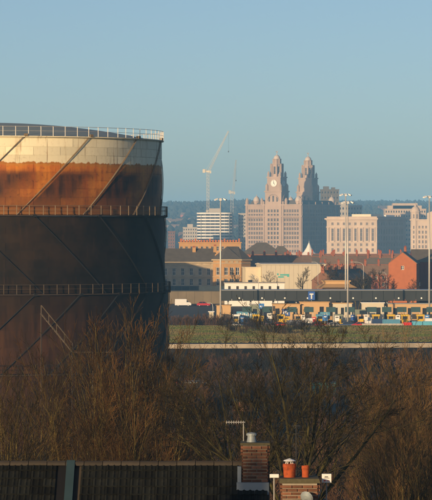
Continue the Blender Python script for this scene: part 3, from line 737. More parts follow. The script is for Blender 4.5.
plain_block('office_building', 'wide pale stepped office beyond the palazzo, under the wooded skyline', 385, 426, 209.5, 3350, M['portland'], 16, 9, 30, steps=((.08, .9, 3.5), (.2, .8, 6)))
plain_block('office_building', 'small grey flat-roofed office between the clock block and the palazzo', 336, 362, 206, 3250, M['concrete'], 9, 9, 25, steps=((.1, .4, 3),))
plain_block('office_building', 'dark square building just right of the second clock tower', 321, 339, 190, 3180, M['slate'], 6, 12, 22, steps=((.15, .45, 3), (.6, .8, 2)))
plain_block('office_building', 'low grey block left of the banded tower', 183, 197, 228, 3000, M['concrete'], 6, 8, 20, steps=((.3, .7, 3),))
plain_block('office_building', 'dim brown block showing just right of the gasholder', 168, 175, 232, 3000, M['brown_brick'], 3, 7, 20)
plain_block('office_building', 'narrow grey building tucked against the left side of the clock tower block', 238.5, 246, 214, 3090, M['concrete'], 3, 11, 20)
# ---- far hillside houses
def far_house(lbl, px, D, wd, m):
    x = X(px, D); zb = ground_z(x, D); t = thing('hillside_house', lbl, 'house', (x, D, zb - .3), R(random.Random(int(px * 7)).uniform(-25, 25)), 'houses on the far hillside')
    mb = MB(); 
    for i in range(4): seg_wall(mb, rect(wd, 9)[i], rect(wd, 9)[(i + 1) % 4], 0, 6.5, [])
    gables(mb, wd, 9, 6.5, 10); mb.build('wall', m, t); gable_roof(t, wd, 9, 6.5, 10, M['tile_roof_far'])
rr_ = random.Random(11)
for i in range(34):
    px = rr_.uniform(166, 246) if i < 22 else rr_.uniform(336, 432)
    far_house('tiny hazy house among trees on the far hillside', px, rr_.uniform(3600, 5600), rr_.uniform(9, 26), rr_.choice([M['cream_paint'], M['brown_brick'], M['concrete'], M['red_brick']]))
# ---- far woods as one mass
mb = MB(); rr_ = random.Random(3)
ico = [(0, 0, 1)] + [(.9 * math.cos(a), .9 * math.sin(a), .35) for a in [2 * math.pi * i / 6 for i in range(6)]] + [(.8 * math.cos(a), .8 * math.sin(a), -.5) for a in [2 * math.pi * (i + .5) / 6 for i in range(6)]]
def clump(x, y, z, r, h):
    n = len(mb.v); mb.v += [(x + a * r * rr_.uniform(.75, 1.2), y + b * r * rr_.uniform(.75, 1.2), z + (c + .5) * h * rr_.uniform(.8, 1.2)) for a, b, c in ico]
    for i in range(6):
        j = (i + 1) % 6
        mb.f += [(n, n + 1 + i, n + 1 + j), (n + 1 + i, n + 7 + i, n + 1 + j), (n + 1 + j, n + 7 + i, n + 7 + j)]; mb.m += [0] * 3
for i in range(9000):
    y = rr_.uniform(3700, 8300) if i % 3 else rr_.uniform(6200, 8400); px = rr_.uniform(130, 470); x = X(px, y)
    if math.sin(x / 90) + math.sin(y / 210 + x / 150) + rr_.uniform(-1.2, 1.2) < -0.3 and y < 6200: continue
    clump(x, y, ground_z(x, y), rr_.uniform(4, 9), rr_.uniform(5, 9))
for i in range(700):                      # the nearer wooded rise on the right, above the palazzo
    px = rr_.uniform(318, 470); y = rr_.uniform(3950, 4300); x = X(px, y)
    clump(x, y, ground_z(x, y), rr_.uniform(4, 8), rr_.uniform(9, 16))
wd_ = mb.build('woodland', M['woodland']); wd_['kind'] = 'stuff'; wd_['label'] = 'dark hazy woodland covering the far hills'
# ================================================================== town between plaza and river
def gz_at(px, D): return ground_z(X(px, D), D)
# ---- stone hall with bow-ended pavilion
D = 1120; zb = gz_at(200, D); t = thing('stone_hall', 'weathered sandstone hall with slate roof and bow-fronted end pavilion', 'building', (X(213, D), D, zb))
S, ST = M['sandstone'], M['sandstone_trim']
WL = (213 - 118) * D / F; eave = Z(263, D) - zb
pw = [(-WL, 0), (0, 0), (0, 13), (-WL, 13)]
rws = [(2.4, 4.8), (6.1, 8.6)]
shell(t, pw, 0, eave, {0: grid_ops(WL, 11, rws, 1.15)}, S, .35, 'white_paint', 'glass_dark', (1, 1), .09)
band(t, pw, 5.35, 5.6, .18, ST, 'string_course'); band(t, pw, eave - 1.0, eave - .7, .2, ST, 'string_course'); band(t, pw, eave, eave + .45, .55, ST)
for i in range(11):       # little attic lunettes set in the frieze
    u = -WL + (i + .5) * WL / 11; mb = MB(); mb.box(u - .6, u + .6, -.12, .02, eave - .65, eave - .12); mb.build('frieze_panel', ST, t)
    for a, b in rws:
        mb = MB(); mb.box(u - .75, u + .75, -.14, .0, b + .05, b + .28); mb.build('lintel', ST, t)
        mb = MB(); mb.box(u - .7, u + .7, -.2, .0, a - .22, a - .02); mb.build('sill', ST, t)
ridge = Z(248.5, D) - zb
mb = MB(); e = eave + .45; pts = [(-WL - .4, -.5), (.4, -.5), (.4, 13.5), (-WL - .4, 13.5)]
n = len(mb.v); mb.v += [(x, y, e) for x, y in pts] + [(-WL + 4, 6.5, ridge), (1.0, 6.5, ridge)]
mb.f += [(0, 1, 5, 4), (2, 3, 4, 5), (3, 0, 4), (1, 2, 5)]; mb.m += [0] * 4; mb.build('roof', M['slate'], t)
# pavilion: half-octagon bow, taller
bw = 13.6; hb = Z(260.5, D) - zb
pp = [(0.02, 2.0), (0.02, -1.0), (3.4, -4.2), (bw - 3.4, -4.2), (bw, -1.0), (bw, 14), (0.02, 14)]
sl1 = math.hypot(3.4 - .02, 3.2); lf = bw - 6.8
pops = {1: [(1.4, 3.1, 2.4, 4.9), (1.4, 3.1, 6.2, 9.0)], 2: [(u, u + 1.3, a, b) for u in (.7, lf / 2 - .65, lf - 2.0) for a, b in ((2.4, 4.9), (6.2, 9.0))],
        3: [(1.4, 3.1, 2.4, 4.9), (1.4, 3.1, 6.2, 9.0)], 4: grid_ops(15, 4, [(2.4, 4.9), (6.2, 9.0)], 1.2)}
shell(t, pp, 0, hb, pops, M['buff_brick'], .35, 'white_paint', 'glass_dark', (1, 1), .11)
band(t, pp, 5.45, 5.7, .18, ST, 'string_course'); band(t, pp, hb - 1.1, hb - .8, .2, ST, 'string_course'); band(t, pp, hb, hb + .5, .6, ST)
for i in range(7):
    u = 1.2 + i * 1.87; y = -4.2 if 3.4 < u < bw - 3.4 else -2.6
    if y < -4: mb = MB(); mb.box(u - .55, u + .55, y - .15, y + .02, hb - .75, hb - .1); mb.build('frieze_panel', ST, t)
mb = MB(); q = offset_poly(pp, .5); n = len(q); mb.v += [(x, y, hb + .5) for x, y in q] + [(5, 5.5, ridge + .7), (9, 7, ridge + .7)]
for i in range(n):
    j = (i + 1) % n; a = (q[i][0] + q[j][0]) / 2; mb.f.append((i, j, n if a < 7 else n + 1)); mb.m.append(0)
mb.f.append((2, 3, n + 1, n)); mb.m.append(0); mb.build('roof', M['slate'], t)
chimney(t, X(194, D) - X(213, D), 5.0, ridge - 2.2, Z(248, D) - zb, 1.2, 1.0, 'buff_brick', 3); chimney(t, X(215, D) - X(213, D), 5.0, ridge - 2.0, Z(246.5, D) - zb, 1.2, 1.0, 'buff_brick', 3)
# ---- long orange terrace-like building behind, with stubby chimney pots along its top
D = 1260; zb = gz_at(210, D); px0, px1 = 179, 241
Wd = (px1 - px0) * D / F; Ht = Z(243, D) - zb
t = thing('buff_block', 'long buff brick block with a row of stubby chimneys behind the stone hall', 'building', (X(210, D), D, zb))
shell(t, rect(Wd, 11), 0, Ht, {0: grid_ops(Wd, 12, [(Ht - 3.2, Ht - 1.4), (Ht - 6.6, Ht - 4.8)], 1.0)}, M['buff_brick'], .3)
band(t, rect(Wd, 11), Ht, Ht + .4, .3, M['buff_brick'])
for i in range(21):
    x = -Wd / 2 + .8 + i * (Wd - 1.6) / 20; mb = MB(); mb.box(x - .38, x + .38, .3, 1.1, Ht + .4, Ht + (1.3 if i % 5 else 1.8)); mb.build('chimney', M['orange_brick'], t)
mb = MB(); mb.box(-Wd / 2 + 1, Wd / 2 - 1, 2, 10, Ht + .4, Ht + .7); mb.build('roof', M['slate'], t)
# ---- unseen brick block added behind the gasholder to cast shade on the hall
t = thing('added_shade_block', 'tall brown brick block added unseen behind the gasholder to shade the hall', 'building', (-73, 1040, gz_at(0, 1040)))
shell(t, rect(44, 16), 0, 21.6, {0: grid_ops(44, 12, [(2 + 4 * i, 4.4 + 4 * i) for i in range(4)], 1.4)}, M['brown_brick'], .4); band(t, rect(44, 16), 21.6, 22.2, .3, M['brown_brick'])
mb = MB(); mb.box(22.003, 42, 0, 14, 0, 15.5); mb.build('annexe', M['brown_brick'], t)  # lower added block, sized to shade the foot of the pavilion
# ---- slate pyramid roofs beyond
for (pxc, wpx, yt, ye, D, lb_) in ((262, 40, 242.5, 254, 1420, 'broad dark hipped slate roof in front of the clock tower block'), (281, 22, 246, 255, 1460, 'smaller dark hipped slate roof right of the broad one')):
    zb = gz_at(pxc, D); Wd = wpx * D / F; t = thing('hip_roofed_hall', lb_, 'building', (X(pxc, D), D, zb))
    e = Z(ye, D) - zb; shell(t, rect(Wd, Wd * .8), 0, e, {0: grid_ops(Wd, 6, [(e - 2.5, e - 1)], 1)}, M['brown_brick'], .3)
    mb = MB(); hw, dd = Wd / 2 + .4, Wd * .8; mb.v += [(-hw, -.4, e + .01), (hw, -.4, e + .01), (hw, dd + .4, e + .01), (-hw, dd + .4, e + .01), (-Wd * .12, dd / 2, Z(yt, D) - zb), (Wd * .12, dd / 2, Z(yt, D) - zb)]
    mb.f += [(0, 1, 5, 4), (1, 2, 5), (2, 3, 4, 5), (3, 0, 4), (3, 2, 1, 0)]; mb.m += [0] * 5; mb.build('roof', M['slate'], t)
# ---- white marquee
D = 1560; zb = gz_at(309, D); t = thing('marquee', 'white peaked marquee tent below the clock tower block', 'tent', (X(309, D), D, zb))
zt = Z(242.5, D) - zb; mb = MB(); k = 16
prf = [(6.8, zt - 9.2), (6.2, zt - 7.2), (4.4, zt - 6.2), (2.6, zt - 4.6), (1.3, zt - 2.6), (.5, zt - .8), (.12, zt)]
mb.lathe(prf, 12); mb.build('canopy', M['white_paint'], t, smooth=False)
mb = MB(); mb.lathe([(6.8, zt - 9.2), (6.75, zt - 10)], 12); mb.build('valance', M['white_paint'], t)
mb = MB(); mb.bar((0, 0, 0), (0, 0, zt + .8), .12, 6); mb.build('pole', M['galv'], t)
for i in range(6):
    a = math.pi * i / 3; mb = MB(); mb.bar((6 * math.cos(a), 6 * math.sin(a), -.1), (6 * math.cos(a), 6 * math.sin(a), zt - 8.5), .1, 6); mb.build('pole', M['galv'], t)
# ---- terraced houses
def terrace_house(wd, dp, eave, ridge, wm, rm, front='brick', zx=0):
    t = thing('terraced_house', 'x', 'house', (0, 0, 0))
    p = rect(wd, dp); o0 = [(wd * .28 - .5, wd * .28 + .5, 1.0, 2.5), (wd * .28 - .5, wd * .28 + .5, 3.7, 5.0), (wd * .75 - .5, wd * .75 + .5, 3.7, 5.0)]
    dr = (wd * .75 - .45, wd * .75 + .45, .1, 2.3)
    mb = MB()
    for i in range(4): seg_wall(mb, p[i], p[(i + 1) % 4], 0, eave, (o0 + [dr]) if i == 0 else o0 if i == 2 else [], .2)
    gables(mb, wd, dp, eave, ridge); mb.build('wall', wm, t)
    add_windows(t, p[0], p[1], o0, rev=.2, fw=.12); add_windows(t, p[2], p[3], o0, rev=.2, fw=.12)
    mb = MB(); mb.box(-wd / 2 + dr[0], -wd / 2 + dr[1], .1, .16, .1, 2.3); mb.build('door', M['maroon_sheet'], t)
    gable_roof(t, wd, dp, eave, ridge, rm, .25)
    mb = MB(); mb.path([(-wd / 2, dp / 2, ridge + .2), (wd / 2, dp / 2, ridge + .2)], [.14, .14], 6); mb.build('ridge_tiles', M['red_brick'], t)
    chimney(t, -wd / 2 + .1, dp / 2, ridge - .8, ridge + 1.5, .7, 1.3, 'red_brick', 3)
    return freeze(t)
protos = [terrace_house(5.0, 8.5, 5.6, 8.9, M['red_brick'], M['tile_roof_far']), terrace_house(5.0, 8.5, 5.6, 8.9, M['brown_brick'], M['slate'])]
used = [False, False]
ordw = ['first', 'second', 'third', 'fourth', 'fifth', 'sixth', 'seventh', 'eighth', 'ninth', 'tenth', 'eleventh', 'twelfth', 'thirteenth', 'fourteenth', 'fifteenth', 'sixteenth', 'seventeenth', 'eighteenth']
def row(pxa, D, n, kind, rz, desc, group, zoff=0.0, drop=0.0, step=5.02):
    x0, y0 = X(pxa, D), D
    for i in range(n):
        x = x0 + (i + .5) * step * math.cos(rz); y = y0 + (i + .5) * step * math.sin(rz)
        p = protos[kind]; c = copy_tree(p) if used[kind] else p; used[kind] = True
        c.location = (x, y, ground_z(x, y) + zoff - drop * i); c.rotation_euler = (0, 0, rz)
        tag(c, f'{ordw[i]} house from the left in the {desc}', 'house', group)
row(326, 1150, 13, 0, R(4), 'brown-roofed terrace in front of the palazzo', 'front terrace')
row(243, 1290, 6, 0, R(12), 'red-chimneyed row behind the warehouse annexe', 'middle left terrace', .3)
row(284, 1330, 6, 1, R(-7), 'dark-roofed row below the marquee', 'middle terrace', -.5)
row(322, 1285, 7, 0, R(5), 'brown-roofed row behind the front terrace', 'middle right terrace', .6)
row(258, 1420, 8, 1, R(2), 'hindmost row beside the hipped slate roofs', 'hindmost terrace', -.6)
row(366, 1260, 6, 1, R(-14), 'row above the orange gable', 'upper right terrace', .4)
row(312, 1400, 18, 1, R(-2), 'rearmost terrace below the palazzo', 'rear terrace', .5)
row(251, 1220, 3, 0, R(70), 'side-on terrace left of the warehouse', 'side street terrace', .2)
row(334, 1062, 6, 1, R(62), 'terrace running up the side street', 'side street terrace right of the warehouse', .2)
# ---- pale warehouse
D = 1070; zb = gz_at(290, D); px0, px1 = 262, 326
t = thing('pale_warehouse', 'pale cream sheeted warehouse with small teal emblem on its long wall', 'warehouse', (X(px0, D), D, zb), R(6))
Wd = (px1 - px0) * D / F; dpth = 17.0; Ht = Z(265, D) - zb
pl = [(0, 0), (Wd, 0), (Wd, dpth), (0, dpth)]
mb = MB()
for i in range(4): seg_wall(mb, pl[i], pl[(i + 1) % 4], 0, Ht, [(5, 8, .1, 4)] if i == 0 else [])
mb.build('wall', M['pale_sheet'], t)
k = 14
for i in range(k):
    x0 = Wd * i / k; mb = MB(); z0 = 4.15 if 4.5 < x0 + .9 < 8.6 else .1; mb.box(x0 + .03, x0 + Wd / k - .03, -.07, -.003, z0, Ht - .05); mb.build('cladding_panel', M['pale_sheet'], t)
mb = MB(); mb.box(5, 8, .1, .2, .1, 4); mb.build('roller_door', M['green_grey'], t)
mb = MB(); mb.extr([(-.4, Ht + .003), (dpth + .4, Ht + .003), (dpth + .4, Ht + .35), (dpth / 2, Ht + .7), (-.4, Ht + .35)], 'x', -.4, Wd + .4); mb.build('roof', M['pale_sheet'], t)
for (u, z, wd_2, h_) in ((5.6, 6.6, 2.0, .5), (6.3, 7.3, 2.4, .55), (8.7, 6.9, .8, 1.0), (5.2, 7.5, .6, .6)):
    mb = MB(); mb.box(u, u + wd_2, -.1, -.075, z, z + h_); mb.build('emblem', M['teal_bright'], t)
mb = MB(); mb.box(-5.5, -.1, 2, 12, 0, Ht - 1.0); mb.box(-5.7, -.1, 1.8, 12.2, Ht - 1.0, Ht - .7); mb.build('annexe', M['cream_paint'], t)
for zz in (1.2, 4.2):
    mb = MB(); mb.box(-4.6, -3.2, 1.9, 1.99, zz, zz + 1.6); mb.build('window', M['glass_dark'], t)
# ---- orange brick gable house
D = 1000; zb = gz_at(402, D); Wd = 28 * D / F; t = thing('gable_house', 'bright orange brick house with gable end towards us', 'house', (X(402.5, D), D, zb), R(-8))
e, rg = Z(263, D) - zb, Z(252.5, D) - zb; pl = rect(Wd, 13)
mb = MB(); ops = [(Wd / 2 - .5, Wd / 2 + .5, e - 2.2, e - .9)]
for i in range(4): seg_wall(mb, pl[i], pl[(i + 1) % 4], 0, e, ops if i == 0 else [])
for y in (0, 13): mb.face([(-Wd / 2, y, e), (Wd / 2, y, e), (0, y, rg)] if y == 0 else [(Wd / 2, y, e), (-Wd / 2, y, e), (0, y, rg)])
mb.build('wall', M['orange_brick'], t); add_windows(t, pl[0], pl[1], ops, fw=.1)
mb = MB()
for s in (-1, 1):
    a, b = (s * (Wd / 2 + .3), e - .3), (0, rg + .05); n_ = [(a[0], a[1]), (b[0], b[1]), (b[0], b[1] + .22), (a[0], a[1] + .22)]
    mb.extr(n_, 'y', -.12, 13.2)
mb.build('roof', M['slate'], t); chimney(t, 0, 11.5, rg - .5, rg + 1.4, .8, 1.0, 'red_brick', 2)
# ---- maroon shed with slate roof at the right edge
D = 1020; zb = gz_at(425, D); Wd = 70 * D / F; t = thing('maroon_shed', 'maroon sheeted building with dark pitched roof beside the orange gable', 'building', (X(448, D), D + 3, zb))
e, rg = Z(261.5, D) - zb, Z(250, D) - zb
mb = MB(); pl = rect(Wd, 14)
for i in range(4): seg_wall(mb, pl[i], pl[(i + 1) % 4], 0, e, [])
gables(mb, Wd, 14, e, rg); mb.build('wall', M['maroon_sheet'], t)
k = 18
for i in range(k): x0 = -Wd / 2 + Wd * i / k; mb = MB(); mb.box(x0 + .05, x0 + Wd / k - .05, -.08, -.003, .1, e - .1); mb.build('cladding_panel', M['maroon_sheet'], t)
gable_roof(t, Wd, 14, e, rg, M['slate'], .4)
mb = MB(); mb.box(-10.6, -9, -.2, -.09, 5.2, 6.4); mb.build('vent_panel', M['white_paint'], t)
# ---- white low row with dark doors
D = 985; zb = gz_at(255, D); Wd = (284.5 - 224.5) * D / F; Ht = Z(283.3, D) - zb
t = thing('white_depot', 'long low white depot with regular dark doorways behind the canopy', 'building', (X(254.5, D), D, zb))
ops = [(1.2 + i * 2.58, 2.0 + i * 2.58, 2.0, Ht - .9) for i in range(7)]
mb = MB(); pl = rect(Wd, 9)
for i in range(4): seg_wall(mb, pl[i], pl[(i + 1) % 4], 0, Ht, ops if i == 0 else [], .5)
mb.face([(x, y, Ht) for x, y in pl]); mb.build('wall', M['white_paint'], t)
for u0, u1, a, b in ops: mb = MB(); mb.box(-Wd / 2 + u0, -Wd / 2 + u1, .35, .45, a, b); mb.build('door', M['dark_timber'], t)
band(t, pl, Ht, Ht + .25, .25, M['concrete'], 'roof_edge')
# ================================================================== toll plaza and things on it
# ---- canopy
PZ = 1.0
D = 862; cz1, cz0 = Z(290.5, D), Z(300.8, D)
t = thing('toll_canopy', 'long dark flat toll canopy on columns across the plaza', 'canopy', (X(221, D), D, PZ))
Wd = X(470, D) - X(221, D); n = 23
mb = MB(); mb.box(0, Wd, 0, 13, cz0 + .5 - PZ, cz1 - .1 - PZ); mb.build('roof', M['canopy_dark'], t)
for i in range(n):
    x0 = Wd * i / n; mb = MB(); mb.box(x0 + .04, x0 + Wd / n - .04, -.15, -.003, cz0 - PZ, cz1 - PZ); mb.build('fascia_panel', M['canopy_dark'], t)
mb = MB(); mb.box(-.1, Wd, -.3, 13, cz1 - PZ + .003, cz1 - PZ + .14); mb.build('roof_edge', M['steel_grey'], t)
for i in range(11):
    x = 2 + i * 6.35
    for y in (2.5, 10.5):
        mb = MB(); mb.box(x - .2, x + .2, y - .2, y + .2, -.1, cz0 + .5 - PZ); mb.build('column', M['steel_grey'], t)
    # lane lights under the fascia
    mb = MB(); mb.path([(x + 3.1, -.18, cz0 - PZ + .75), (x + 3.1, -.28, cz0 - PZ + .75)], [.24, .24], 10); mb.build('lane_light', M['lamp_white'], t)
# blue lane sign on the canopy edge
t = thing('lane_sign', 'square blue sign with white arrow at the canopy edge', 'sign', (X(311.5, 860.5), 860.5, PZ))
zc = Z(296, 860.5) - PZ
mb = MB(); mb.box(-.95, .95, 0, .1, zc - 1.1, zc + 1.3); mb.build('board', M['blue_paint'], t)
mb = MB(); mb.box(-.55, .55, -.03, -.004, zc + .35, zc + .7); mb.build('symbol', M['white_paint'], t)
mb = MB(); mb.box(-.17, .17, -.03, -.004, zc - .8, zc + .348); mb.build('symbol', M['white_paint'], t)
mb = MB(); mb.bar((0, .14, -.1), (0, .14, zc + 1.2), .07, 6); mb.build('post', M['steel_grey'], t)
# ---- toll office with flared roof
D = 893; zb = ground_z(0, D)
t = thing('toll_office', 'tan toll office with flared low pyramid roof rising above the canopy', 'building', (X(336, D), D, zb))
xa, xb = X(305, D) - X(336, D), X(352, D) - X(336, D); ye_ = Z(288, D) - zb
pl = [(xa, 0), (xb, 0), (xb, 9), (xa, 9)]
shell(t, [(xa, 0), (xb, 0), (xb, 9), (xa, 9)], 0, Z(300, D) - zb, {0: grid_ops(xb - xa, 5, [(1.2, 2.6), (4.2, 5.6)], 1.1)}, M['tan_render'], .25)
xa2, xb2 = X(323.5, D) - X(336, D), X(349.5, D) - X(336, D); z0, z1 = Z(300, D) - zb + .003, Z(282, D) - zb
pl = [(xa2, .3), (xb2, .3), (xb2, 8), (xa2, 8)]
shell(t, pl, z0, z1 + .1, {0: grid_ops(xb2 - xa2, 3, [(z0 + 3.4, z0 + 4.6)], 1.0)}, M['tan_render'], .2, name='upper_wall')
mb = MB(); zE = Z(287.5, D) - zb; zT = Z(281.3, D) - zb; e0 = X(315.5, D) - X(336, D); e1 = X(357, D) - X(336, D)
mb.v += [(e0, -2.2, zE), (e1, -2.2, zE), (e1, 10.2, zE), (e0, 10.2, zE), (xa2 - .1, .2, zT - .75), (xb2 + .1, .2, zT - .75), (xb2 + .1, 8.1, zT - .75), (xa2 - .1, 8.1, zT - .75)]
mb.f += [(3, 2, 1, 0), (0, 1, 5, 4), (1, 2, 6, 5), (2, 3, 7, 6), (3, 0, 4, 7)]; mb.m += [0] * 5; mb.build('skirt_roof', M['tan_roof'], t)
mb = MB(); mb.box(xa2 - .4, xb2 + .4, -.1, 8.4, z1 + .1, z1 + .45); mb.build('roof', M['tan_roof'], t)
# ---- toll booths on their islands
def booth(label, px, D, m, group='toll booths'):
    t = thing('toll_booth', label, 'booth', (X(px, D), D, PZ), 0, group)
    mb = MB(); mb.box(-1.1, 1.1, -4, 5, -.1, .18); mb.build('island', M['concrete'], t)
    mb = MB(); mb.box(-.8, .8, 0, 2.8, .18, 1.55); mb.build('body', m, t)
    mb = MB(); mb.box(-.77, .77, .03, 2.77, 1.55, 2.5); mb.build('glazing', M['glass_dark'], t)
    for (x, y) in ((-.75, .05), (.75, .05), (-.75, 2.75), (.75, 2.75)): mb = MB(); mb.box(x - .09, x + .09, y - .09, y + .09, 1.55, 2.5); mb.build('corner_post', m, t)
    mb = MB(); mb.box(-1.05, 1.05, -.35, 3.1, 2.5, 3.0); mb.build('roof', m, t)
    mb = MB(); mb.box(-.55, .55, -2.9, -2.0, .18, 1.75); mb.box(-.6, .6, -2.95, -1.95, 1.75, 1.85); mb.build('crash_cushion', M['yellow_paint'], t)
    mb = MB(); mb.box(1.7, 4.3, 1.0, 1.2, 3.6, 5.0); mb.build('lane_board', M['board_teal'], t)
    for x in (1.9, 4.1): mb = MB(); mb.box(x - .06, x + .06, 1.2, 1.32, 0, 5.0); mb.build('board_post', M['galv'], t)
    mb = MB(); mb.box(.9, 1.05, 3.2, 3.4, .18, 1.15); mb.build('barrier_post', M['red_paint'], t)
    mb = MB(); mb.bar((.97, 3.3, 1.05), (3.6, 3.3, 1.1), .05, 4); mb.build('barrier_arm', M['white_paint'], t)
    return t
bo = ['far left', 'second', 'third', 'fourth', 'fifth', 'sixth', 'seventh', 'eighth', 'ninth', 'tenth']
for i, (px, mk) in enumerate(((236, 'white_paint'), (256, 'yellow_paint'), (281, 'yellow_paint'), (298, 'tan_render'), (320, 'skyblue_paint'), (339, 'green_grey'), (361, 'tan_render'), (376, 'yellow_paint'), (391, 'yellow_paint'), (405, 'yellow_paint'), (420.5, 'yellow_paint'))):
    booth(f'{ordw[i]} toll booth from the left under the dark canopy', px, 842, M[mk])
# ---- small plaza buildings and boards
def hut(name, label, px0, px1, y0, y1, D, m, roof='steel_grey', depth=4, nwin=2, cat='hut'):
    zb = ground_z(X(px0, D), D); Wd = (px1 - px0) * D / F; Ht = Z(y0, D) - zb
    t = thing(name, label, cat, (X((px0 + px1) / 2, D), D, zb - .02)); op = grid_ops(Wd, nwin, [(Ht * .45, Ht * .8)], min(1.2, Wd / nwin * .5)) if nwin else []
    shell(t, rect(Wd, depth), 0, Ht, {0: op}, m, .25, 'dark_steel', 'glass_dark', (0, 0), .08)
    mb = MB(); mb.box(-Wd / 2 - .25, Wd / 2 + .25, -.25, depth + .25, Ht + .003, Ht + .22); mb.build('roof', M[roof], t); return t
hut('plaza_hut', 'tan cabin at the left end of the plaza behind the shrubs', 216.5, 231, 305.5, 320, 850, M['tan_render'], 'tan_roof', 5, 0)
hut('plaza_hut', 'small pale kiosk just left of the tan cabin', 209, 213.5, 312, 320, 842, M['pale_sheet'], 'white_paint', 2, 0)
hut('plaza_hut', 'green-grey hut behind the blue banner boards', 250, 260, 305, 318, 857, M['green_grey'], 'steel_grey', 4, 1)
hut('plaza_hut', 'orange tan low building right of the small blue sign', 273, 300, 304.5, 318, 857, M['tan_render'], 'tan_roof', 6, 3)
hut('plaza_hut', 'tan block with pale windows below the lane sign', 300, 329, 302.3, 316, 858, M['tan_render'], 'tan_roof', 3, 2)
hut('plaza_hut', 'pale tan block between lane sign and the double mast', 333, 352, 303.5, 316, 857, M['pale_sheet'], 'tan_roof', 3, 3)
hut('plaza_hut', 'pale low building under the canopy behind the yellow booths', 362, 384, 303.2, 316, 857, M['pale_sheet'], 'white_paint', 5, 2)
hut('plaza_hut', 'cream low building at far right beneath the canopy', 388, 432, 304, 316, 857, M['tan_render'], 'steel_grey', 5, 3)
def board(label, px0, px1, y0, y1, D, m, marks=0, mm='white_paint'):
    zb = ground_z(X(px0, D), D); Wd = (px1 - px0) * D / F; z0, z1 = Z(y1, D) - zb, Z(y0, D) - zb
    t = thing('sign_board', label, 'sign', (X((px0 + px1) / 2, D), D, zb)); mb = MB(); mb.box(-Wd / 2, Wd / 2, 0, .1, z0, z1); mb.build('board', m, t)
    for s in (-.4, .4): mb = MB(); mb.bar((Wd * s, .16, -.1), (Wd * s, .16, z1), .06, 5); mb.build('post', M['steel_grey'], t)
    r = random.Random(int(px0)); 
    for i in range(marks):
        x = -Wd / 2 + .3 + i * (Wd - .6) / marks; hh = (z1 - z0); a = z0 + hh * r.uniform(.2, .35); b = z0 + hh * r.uniform(.55, .8)
        mb = MB(); mb.box(x, x + (Wd - .6) / marks * r.uniform(.4, .75), -.03, -.004, a, b); mb.build('mark', M[mm], t)
board('long blue and white banner board among the plaza booths', 236.5, 257, 311.5, 317.5, 846, M['skyblue_paint'], 9)
board('small square bright blue sign above the banner board', 258.8, 264.2, 303.5, 308.5, 852, M['blue_bright'], 2)
board('blue-grey board left of the double mast', 318, 330, 312, 319, 846, M['skyblue_paint'], 4)
board('dark green board right of the double mast', 355, 366, 309.5, 316, 850, M['green_grey'], 0)
board('dark blue board at the left of the yellow booths', 282, 290, 309, 316, 848, M['blue_paint'], 3)
# ---- road cones / bollards and people-high posts
bm = MB().lathe([(.14, 0), (.14, 1.0), (.08, 1.1), (0, 1.12)], 8).mesh('bollard', M['yellow_paint'])
for i in range(22):
    px = 238 + i * 8.7; o = obj('bollard', bm, None, (X(px, 828), 828 + (i % 3) * 1.5, PZ)); tag(o, 'short yellow bollard at a toll lane mouth', 'bollard', 'yellow bollards in front of the toll lanes')
# ---- containers and fencing at the right
def container(label, px0, px1, y0, D, m, zb=None, group='containers by the verge'):
    L = (px1 - px0) * D / F; zb = ground_z(X(px0, D), D); Ht = Z(y0, D) - zb
    t = thing('shipping_container', label, 'container', (X((px0 + px1) / 2, D), D, zb), 0, group); n = max(6, int(L / .35))
    prf = []
    for i in range(n): x = -L / 2 + .1 + (L - .2) * i / n; d = (L - .2) / n; prf += [(x, 0), (x + d * .35, 0), (x + d * .5, .07), (x + d * .85, .07)]
    prf += [(L / 2 - .1, 0), (L / 2 - .1, 2.4), (-L / 2 + .1, 2.4)]
    mb = MB(); mb.prism(prf, .12, Ht - .12); mb.build('body', m, t)
    mb = MB()
    for z in (0, Ht - .12):
        mb.box(-L / 2, L / 2, -.05, .1, z, z + .12); mb.box(-L / 2, L / 2, 2.32, 2.45, z, z + .12)
    for x in (-L / 2, L / 2 - .12):
        for y in (-.05, 2.3): mb.box(x, x + .12, y, y + .15, .12, Ht - .12)
    mb.build('frame', m, t); mb = MB(); mb.box(-L / 2 + .05, L / 2 - .05, 0, 2.4, Ht - .1, Ht - .02); mb.build('roof', m, t); return t
container('bright red container on the verge edge', 403, 411.5, 322.5, 792, M['red_paint'])
container('first sky blue container right of the red one', 412.5, 422, 321.5, 791, M['skyblue_bright'])
container('second sky blue container at the right edge of the photo', 422.6, 437, 321.5, 791, M['skyblue_bright'])
container('grey-blue container left of the red one, set further back', 383, 400, 319.5, 806, M['skyblue_paint'])
t = thing('site_fence', 'pale panelled site fence running left of the red container', 'fence', (X(362, 788), 788, ground_z(0, 788)))
for i in range(11):
    mb = MB(); mb.box(i * .97, i * .97 + .9, 0, .06, .0, 1.35); mb.build('panel', M['concrete'], t)
